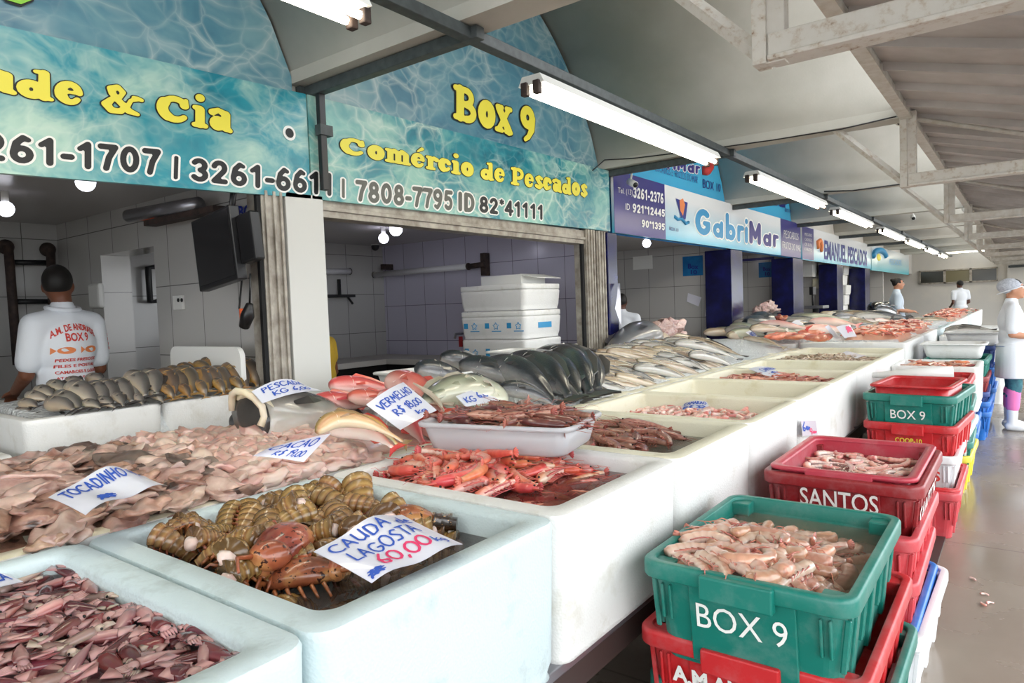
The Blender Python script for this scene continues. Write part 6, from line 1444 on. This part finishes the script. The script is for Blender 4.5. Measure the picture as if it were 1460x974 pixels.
label_([at(1200, 504, Z=1.0), at(1214, 502, Z=1.0), at(1236, 507, Z=.99), at(1222, 511, Z=.99)], [], 'plain white label on the tiny tan shrimp', .01)
label_([at(1063, 474, X=-2.7), at(1071, 471, X=-2.7), at(1092, 479, X=-2.6), at(1086, 489, X=-2.6)], [('ANCHOVA', B_, .05, .9, .5, .9), ('8,00', B_, .2, .8, .1, .45)], 'white price label on the first silver fish of the far counter', .01)
label_([at(1126, 462, X=-2.4), at(1141, 457, X=-2.4), at(1158, 460, X=-2.3), at(1130, 468, X=-2.3)], [], 'plain white label beside the orange-brown fish head', .02)
label_([at(1176, 466, X=-1.7), at(1182, 464, X=-1.7), at(1200, 483, X=-1.6), at(1192, 483, X=-1.6)], [], 'narrow white label standing in the far shrimp, left one', .01)
label_([at(1192, 466, X=-1.6), at(1212, 463, X=-1.6), at(1222, 480, X=-1.5), at(1204, 482, X=-1.5)], [('*', K_, .4, .95, .3, .9)], 'white label with pink ink among the far shrimp', .01)
label_([at(1216, 456, X=-2.2), at(1228, 455, X=-2.2), at(1236, 462, X=-2.1), at(1220, 463, X=-2.1)], [('*', K_, .2, .8, .2, .8)], 'small white label with red ink among the far iced fish', .01)
label_([at(1290, 473, X=-1.25), at(1305, 471, X=-1.25), at(1325, 477, X=-1.1), at(1308, 481, X=-1.1)], [], 'plain white label on the first far shrimp heap, near its edge', .01)
label_([at(1312, 464, X=-1.25), at(1322, 463, X=-1.25), at(1340, 468, X=-1.1), at(1328, 471, X=-1.1)], [], 'plain white label on the second far shrimp heap', .01)
label_([at(1142, 600, X=-.985), at(1163, 600, X=-.985), at(1166, 620, X=-.985), at(1144, 622, X=-.985)], [('6~', B_, .05, .5, .3, .95), ('9~', K_, .45, .95, .05, .5)], 'small label with blue and pink ink on the foam front behind the rosy tray', .003)
label_([at(877, 440, X=-3.3), at(881, 404, X=-3.34), at(884, 404, X=-3.3), at(886, 466, X=-3.3)], [], 'narrow white sheet taped to the first blue column', .005)
label_([at(981, 418, Y=9.88), at(1000, 424, Y=9.88), at(996, 437, Y=9.88), at(979, 430, Y=9.88)], [('LULA', B_, .1, .9, .55, .9), ('9,00', K_, .1, .9, .1, .5)], 'small price sheet stuck slanted on the third stall wall', .002)
label_([at(1008, 430, Y=9.88), at(1018, 428, Y=9.88), at(1020, 450, Y=9.88), at(1005, 451, Y=9.88)], [('*', K_, .2, .8, .3, .9)], 'small sheet with red ink low on the third stall wall', .002)
# ---------------------------------------------------------------- people
simple('skin_brown', '#7a4a34', .5, sss=.1); simple('skin_light', '#c08a6c', .5, sss=.1); simple('skin_dark', '#5a3526', .5)
simple('hair_black', '#17120f', .6, var=.3, scale=40); simple('cloth_white', '#e4e8ee', .8, bump=.25, bscale=14); simple('cloth_paleblue', '#c9d6e2', .8, bump=.25, bscale=14)
simple('cloth_yellow', '#d8b13a', .8); simple('cloth_navy', '#20264e', .8); simple('cloth_pink', '#ef7fb8', .8); simple('cloth_red', '#a3202c', .8); simple('cloth_jeans', '#38445c', .85)
simple('leggings_teal', '#3f7f86', .7, var=.9, scale=26, dark='#27405c'); simple('rubber_white', '#e9e9e6', .35); simple('net_white', '#d3d6de', .8, var=.6, scale=60, dark='#9aa0ad'); simple('trim_blue', '#7f94b8', .7)
def remesh(mb, name, mat, parent, vox, smooth=6, cut=None):
    """fuse the collected shapes into one continuous skin"""
    o = new_obj('tmp', mb.mesh('tmp', mat))
    r = o.modifiers.new('r', 'REMESH'); r.mode = 'VOXEL'; r.voxel_size = vox; r.use_smooth_shade = True
    s = o.modifiers.new('s', 'SMOOTH'); s.iterations = smooth; s.factor = .5
    dg = bpy.context.evaluated_depsgraph_get(); dg.update()
    me = bpy.data.meshes.new_from_object(o.evaluated_get(dg)); bpy.data.objects.remove(o)
    me.polygons.foreach_set('use_smooth', [True]*len(me.polygons))
    return new_obj(name, me, parent)
def limb(mb, pts, rs, n=14):
    """tapering limb through its joints"""
    P_, R_ = [], []
    for i in range(len(pts)-1):
        a, b = Vector(pts[i]), Vector(pts[i+1])
        for k in range(5): P_.append(a.lerp(b, k/5)); R_.append(rs[i]+(rs[i+1]-rs[i])*k/5)
    P_.append(Vector(pts[-1])); R_.append(rs[-1]); mb.tube(P_, .1, n, rs=R_)
    for p, r in zip(pts, rs): mb.ell(p, r*.99, 12, 8)
def hand(mb, w, d, side, up=Vector((0, 0, 1))):
    """palm, four bent fingers and a thumb, from wrist w along d"""
    d = Vector(d).normalized(); s = d.cross(up).normalized()*side; u = s.cross(d)*side
    c = w+d*.045
    for k in range(4):
        q = w+d*.02+s*(.027-.018*k); mb.tube([q, q+d*.065], .0125, 8)
        L = (.06, .072, .068, .054)[k]; k0 = w+d*.085+s*(.029-.0195*k)
        mb.tube([k0, k0+d*L*.45-u*.004, k0+d*L*.75-u*.02, k0+d*L*.85-u*.038], .008, 8, rs=[.0095, .0088, .008, .0065])
    t0 = w+d*.03+s*.03; mb.tube([t0, t0+d*.025+s*.022-u*.005, t0+d*.055+s*.026-u*.012], .01, 8, rs=[.0125, .0105, .008])
def person(label, loc, yaw, head_turn, arms, skin, shirt, hair='short', hem=.86, sleeve=.5, legs='cloth_jeans', scale=1.0, vox=.011, extra=None, legs_bot=.08, wide=1.0, category='person'):
    """faces +y; arms = two lists (shoulder, elbow, wrist); returns the root and the shirt"""
    r = thing('person', label, category, loc, (0, 0, yaw)); r.scale = (scale,)*3
    hc = Vector((0, .02, 1.635)); hm = Matrix.Rotation(head_turn, 4, 'Z')
    H = lambda v: hc+(hm @ Vector(v))
    b = MB()
    b.ell(hc, (.074, .094, .108), 20, 14, mw=hm); b.ell(H((0, .03, -.06)), (.052, .058, .055), 14, 10, mw=hm); b.ell(H((0, .075, -.095)), (.026, .02, .02), 10, 8)
    b.tube([H((0, .088, .025)), H((0, .112, -.022)), H((0, .1, -.034))], .012, 8, rs=[.008, .015, .012]); b.ell(H((0, .09, -.058)), (.024, .012, .007), 10, 6, mw=hm); b.ell(H((0, .086, -.07)), (.022, .012, .008), 10, 6, mw=hm); b.ell(H((0, .085, .03)), (.05, .012, .01), 10, 6, mw=hm)
    for s in (-1, 1): b.ell(H((s*.075, -.005, -.012)), (.012, .02, .032), 10, 8, mw=hm)
    limb(b, [(0, -.015, 1.42), (0, 0, 1.58)], [.062, .052])
    b.ell((0, -.01, 1.27), (.165*wide, .108, .2), 18, 12); b.ell((0, 0, 1.08), (.145*wide, .105, .18), 18, 12); b.ell((0, -.01, .93), (.165*wide, .125, .13), 18, 12); limb(b, [(-.16, -.01, 1.41), (0, -.01, 1.445), (.16, -.01, 1.41)], [.06, .065, .06])
    for s in (-1, 1):
        limb(b, [(s*.085, 0, .9), (s*.1, .015, .5), (s*.1, -.01, .09)], [.088, .06, .042]); limb(b, [(s*.1, -.03, .045), (s*.11, .07, .04), (s*.115, .14, .03)], [.04, .04, .028])
    for (sh, el, wr), s in zip(arms, (-1, 1)):
        limb(b, [sh, el, wr], [.052, .042, .029]); hand(b, Vector(wr), Vector(wr)-Vector(el), s)
    body = remesh(b, 'body', skin, r, vox)
    for s in (-1, 1):
        e = MB().ell(H((s*.032, .082, .012)), .0125, 10, 8).build('eye', 'eye_white', r); MB().ell(H((s*.032, .092, .012)), .0062, 8, 6).build('iris', 'eye_black', e)
        MB().tube([H((s*.014, .094, .032)), H((s*.034, .093, .039)), H((s*.052, .08, .032))], .004, 6).build('eyebrow', 'hair_black', r)
    MB().tube([H((-.022, .098, -.064)), H((0, .103, -.063)), H((.022, .098, -.064))], .0028, 6).build('mouth', 'lip', r)
    c = MB(); g = .022
    c.ell((0, -.01, 1.27), (.165*wide+g, .108+g, .2), 18, 12); c.ell((0, 0, 1.08), (.15*wide+g, .112+g, .18), 18, 12); limb(c, [(-.16, -.01, 1.405), (0, -.012, 1.43), (.16, -.01, 1.405)], [.072, .08, .072])
    z = 1.0
    lp = []
    while z > hem-.001:
        f = (1.0-z)/.6; lp.append([Vector(((.168*wide+g*1.2+.03*f)*math.cos(2*PI*k/28), (.13+g+.03*f+.004*math.sin(k*2.1))*math.sin(2*PI*k/28), z)) for k in range(28)]); z -= .03
    c.loft(lp[::-1]); limb(c, [(0, -.012, 1.44), (0, -.005, 1.5)], [.08, .066])
    for (sh, el, wr), s in zip(arms, (-1, 1)):
        sh, el, wr = map(Vector, (sh, el, wr))
        if sleeve <= 1: e = sh.lerp(el, sleeve); limb(c, [sh, e], [.075, .068])
        else: e = el.lerp(wr, sleeve-1); limb(c, [sh, el, e], [.072, .06, .05])
    st = remesh(c, 'shirt', shirt, r, vox, 4)
    p = MB()
    for s in (-1, 1): limb(p, [(s*.085, 0, .92), (s*.1, .015, .5), (s*.1, -.01, legs_bot)], [.1, .072, .056 if legs_bot < .3 else .07])
    p.ell((0, -.005, .93), (.17*wide, .13, .1), 16, 10)
    remesh(p, 'trousers', legs, r, vox*1.3, 4)
    for s in (-1, 1):
        q = MB(); top = .13 if legs_bot < .2 else .3
        limb(q, [(s*.1, -.01, top), (s*.1, -.012, .08)], [.062, .05]); limb(q, [(s*.1, -.04, .05), (s*.11, .07, .045), (s*.115, .15, .035)], [.05, .052, .036]); remesh(q, 'boot', 'rubber_white', r, vox, 3)
    h = MB()
    if hair in ('short', 'bun', 'cap'):
        h.ell(H((0, -.012, .022)), (.08, .098, .1), 20, 14, mw=hm)
        if hair == 'bun': h.ell(H((0, -.1, .075)), .042, 12, 8)
        hd = remesh(h, 'hair', 'hair_black', r, vox, 2)
        # trim the hair away from the face and neck
        bm = bmesh.new(); bm.from_mesh(hd.data); inv = hm.inverted()
        dl = [v for v in bm.verts if (lambda q: q.y > .045 and q.z < .06 or q.z < (-.095 if q.y < -.02 else -.04) or (q.y > .0 and q.z < .0))(inv @ (v.co-hc))]
        bmesh.ops.delete(bm, geom=dl, context='VERTS'); bm.to_mesh(hd.data); bm.free()
    if extra: extra(r, H, hm, st)
    return r, st
simple('eye_white', '#e8e4dc', .2); simple('lip', '#8a4a44', .5)
REST = [[(-.19, -.01, 1.4), (-.23, -.04, 1.1), (-.15, .2, 1.0)], [(.19, -.01, 1.4), (.23, -.04, 1.1), (.15, .2, 1.0)]]
def project(st, body, glyphs, x0, x1, z0, z1, ink, root, back=True, pen=None, arcf=0.0, side=None):
    """print lettering on the shirt: drop every point onto the cloth"""
    vs, fs, _ = stroke_mesh(body, glyphs, pen=pen, res=.09) if glyphs else (*font_mesh(body, .03), 0)
    b = bb(vs); bm = bmesh.new(); bm.from_mesh(st.data); tree = BVHTree.FromBMesh(bm); out = []
    for p in vs:
        u = (p[0]-b[0])/(b[2]-b[0]); v = (p[1]-b[1])/(b[3]-b[1]); z = z0+(z1-z0)*v-arcf*(2*u-1)**2
        if side is None: o, d = Vector((x0+(x1-x0)*u, -.6, z)), Vector((0, 1, 0))
        else: o, d = Vector((.6, x0+(x1-x0)*u, z)), Vector((-1, 0, 0))
        hit = tree.ray_cast(o, d)[0]; out.append((hit if hit else o+d*.45)-d*.004)
    bm.free(); return MB().add(out, fs).build('print', ink, root)
# stall hand seen from behind in the first stall, standing on a duckboard
def duckboard(x, y, h, label):
    r = thing('duckboard', label, 'platform', (x, y, 0))
    for k in range(6): MB().box((-.4, -.44+.15*k, h-.025), (.4, -.44+.15*k+.12, h)).build('slat', 'wood_grey', r)
    for s in (-.34, 0, .34): MB().box((s-.03, -.45, 0), (s+.03, .45, h-.025)).build('bearer', 'wood_grey', r)
pm = at(90, 470, X=-4.78)
duckboard(pm.x, pm.y, .1, 'low wooden duckboard under the man in the first stall')
def man_print(r, H, hm, st):
    project(st, 'A.M. DE ANDRADE', None, -.135, .125, 1.365, 1.405, 'ink_shirt_red', r, arcf=.045); project(st, 'BOX 9', None, -.07, .06, 1.30, 1.35, 'ink_shirt_red', r)
    for i, tx in enumerate(('PEIXES FRESCOS', 'FILES E POSTAS', 'CAMAROES E LULAS', 'ATACADO E VAREJO', 'MERCADO DE PEIXES')): project(st, tx, None, -.12, .115, 1.185-.035*i, 1.203-.035*i, 'ink_shirt_red', r)
    for x in (-.07, .075):
        vs = [(.045*math.cos(2*PI*k/16)*(1 if k else 1), .02*math.sin(2*PI*k/16)) for k in range(16)]+[(-.07, .02), (-.07, -.02)]
        tree = BVHTree.FromPolygons([v.co for v in st.data.vertices], [tuple(p.vertices) for p in st.data.polygons]); o = []
        for a, b_ in vs: h = tree.ray_cast(Vector((x+a, -.6, 1.25+b_)), Vector((0, 1, 0)))[0]; o.append((h or Vector((x+a, -.13, 1.25+b_)))-Vector((0, .004, 0)))
        MB().add(o, [tuple(range(16)), (16, 8, 17)]).build('printed_fish', 'ink_orange', r)
    for i, tx in enumerate(('A.M. DE ANDRADE', 'BOX 9', 'PESCADOS', 'FRESCOS')): project(st, tx, None, -.06, .03, 1.32-.028*i, 1.338-.028*i, 'ink_shirt_red', r, side=1)
    limb_ = MB(); limb_.tube([(.085*math.cos(a), -.01+.075*math.sin(a), 1.495+.012*math.sin(a)) for a in [2*PI*k/20 for k in range(21)]], .014, 8); limb_.build('collar', 'cloth_white', r)
person('man seen from behind in a printed white T-shirt, left stall', (pm.x, pm.y, .1), math.radians(104), math.radians(-40), [[(-.17, -.01, 1.4), (-.2, .04, 1.12), (-.14, .25, 1.02)], [(.17, -.01, 1.4), (.21, .0, 1.12), (.18, .22, 1.0)]], 'skin_brown', 'cloth_white', scale=1.05, sleeve=.75, extra=man_print, wide=.92)
# woman in white coat, hair net, pink socks and white boots in the aisle
def net(r, H, hm, st):
    n = MB(); n.ell(H((0, -.045, .035)), (.098, .125, .092), 20, 14, mw=hm); o = remesh(n, 'hair_net', 'net_white', r, .012, 2)
    MB().tube([H((.1*math.cos(a)*.98, -.035+.125*math.sin(a), -.01-.045*math.sin(a)*-1)) for a in [2*PI*k/24 for k in range(25)]], .007, 6).build('net_band', 'cloth_white', r)
    for s in (-1, 1):
        k = MB(); limb(k, [(s*.1, 0, .45), (s*.1, -.008, .27)], [.075, .068]); remesh(k, 'sock', 'cloth_pink', r, .012, 2)
    for z in (1.16, 1.03): pass
    MB().tube([(.2*math.cos(a), .165*math.sin(a), .98) for a in [-1.9+.16*k for k in range(18)]], .006, 6).build('pocket_trim', 'trim_blue', r)
fw = at(1443, 612, Z=0)
AW = [[(-.19, -.01, 1.4), (-.23, -.02, 1.12), (-.12, .22, 1.1)], [(.19, -.01, 1.4), (.235, -.03, 1.12), (.16, .22, 1.08)]]
person('woman in white coat, hair net, pink socks and white rubber boots', fw, math.radians(-82), math.radians(-8), AW, 'skin_light', 'cloth_white', 'short', .6, .8, 'leggings_teal', .965, extra=net, legs_bot=.4, wide=1.12)
def cap(r, H, hm, st):
    n = MB(); n.ell(H((0, 0, .05)), (.088, .105, .075), 20, 12, mw=hm); remesh(n, 'cap', 'cloth_navy', r, .012, 2); MB().ell(H((0, .11, .035)), (.06, .05, .008), 14, 6, mw=hm).build('cap_visor', 'cloth_navy', r)
    MB().tube([(.09*math.cos(a), .085*math.sin(a), 1.47) for a in [2*PI*k/16 for k in range(17)]], .022, 8).build('scarf', 'cloth_red', r)
person('woman in navy cap and red collar, cut off by the right picture edge', (fw.x+.31, fw.y+.62, 0), math.radians(-70), 0, AW, 'skin_light', 'cloth_white', 'bun', .6, .8, 'leggings_teal', 1.02, extra=cap, legs_bot=.4)
# far stall holders
pw = at(1279, 430, Y=16)
duckboard(pw.x, 16, .08, 'low duckboard under the woman behind the far counter')
person('woman with dark bun in a white shirt, behind the far counter', (pw.x, 16, .08), math.radians(-75), 0, AW, 'skin_light', 'cloth_paleblue', 'bun', .86, .8, scale=1.04, vox=.016)
pf = at(1369, 430, Y=25)
duckboard(pf.x, 25, .1, 'low duckboard under the far man by the end wall')
person('dark-haired man in a white T-shirt before the end wall windows', (pf.x, 25, .1), math.radians(35), math.radians(10), REST, 'skin_dark', 'cloth_white', scale=1.04, vox=.018, sleeve=.6)
py = at(474, 500, X=-5.2)
person('person in a yellow shirt almost hidden behind the white column', (py.x, py.y-.13, 0), math.radians(120), 0, REST, 'skin_brown', 'cloth_yellow', vox=.018, scale=.93)
pd = at(893, 440, Y=8.4)
person('person with dark hair and white shirt in the third stall doorway', (pd.x-.07, 8.4, 0), math.radians(20), 0, REST, 'skin_dark', 'cloth_white', vox=.018, scale=.98)
# ---------------------------------------------------------------- daylight
w = bpy.data.worlds.new('world'); S.world = w; w.use_nodes = True
bg_ = w.node_tree.nodes['Background']; bg_.inputs[0].default_value = (.93, .97, 1, 1); bg_.inputs[1].default_value = 4.1
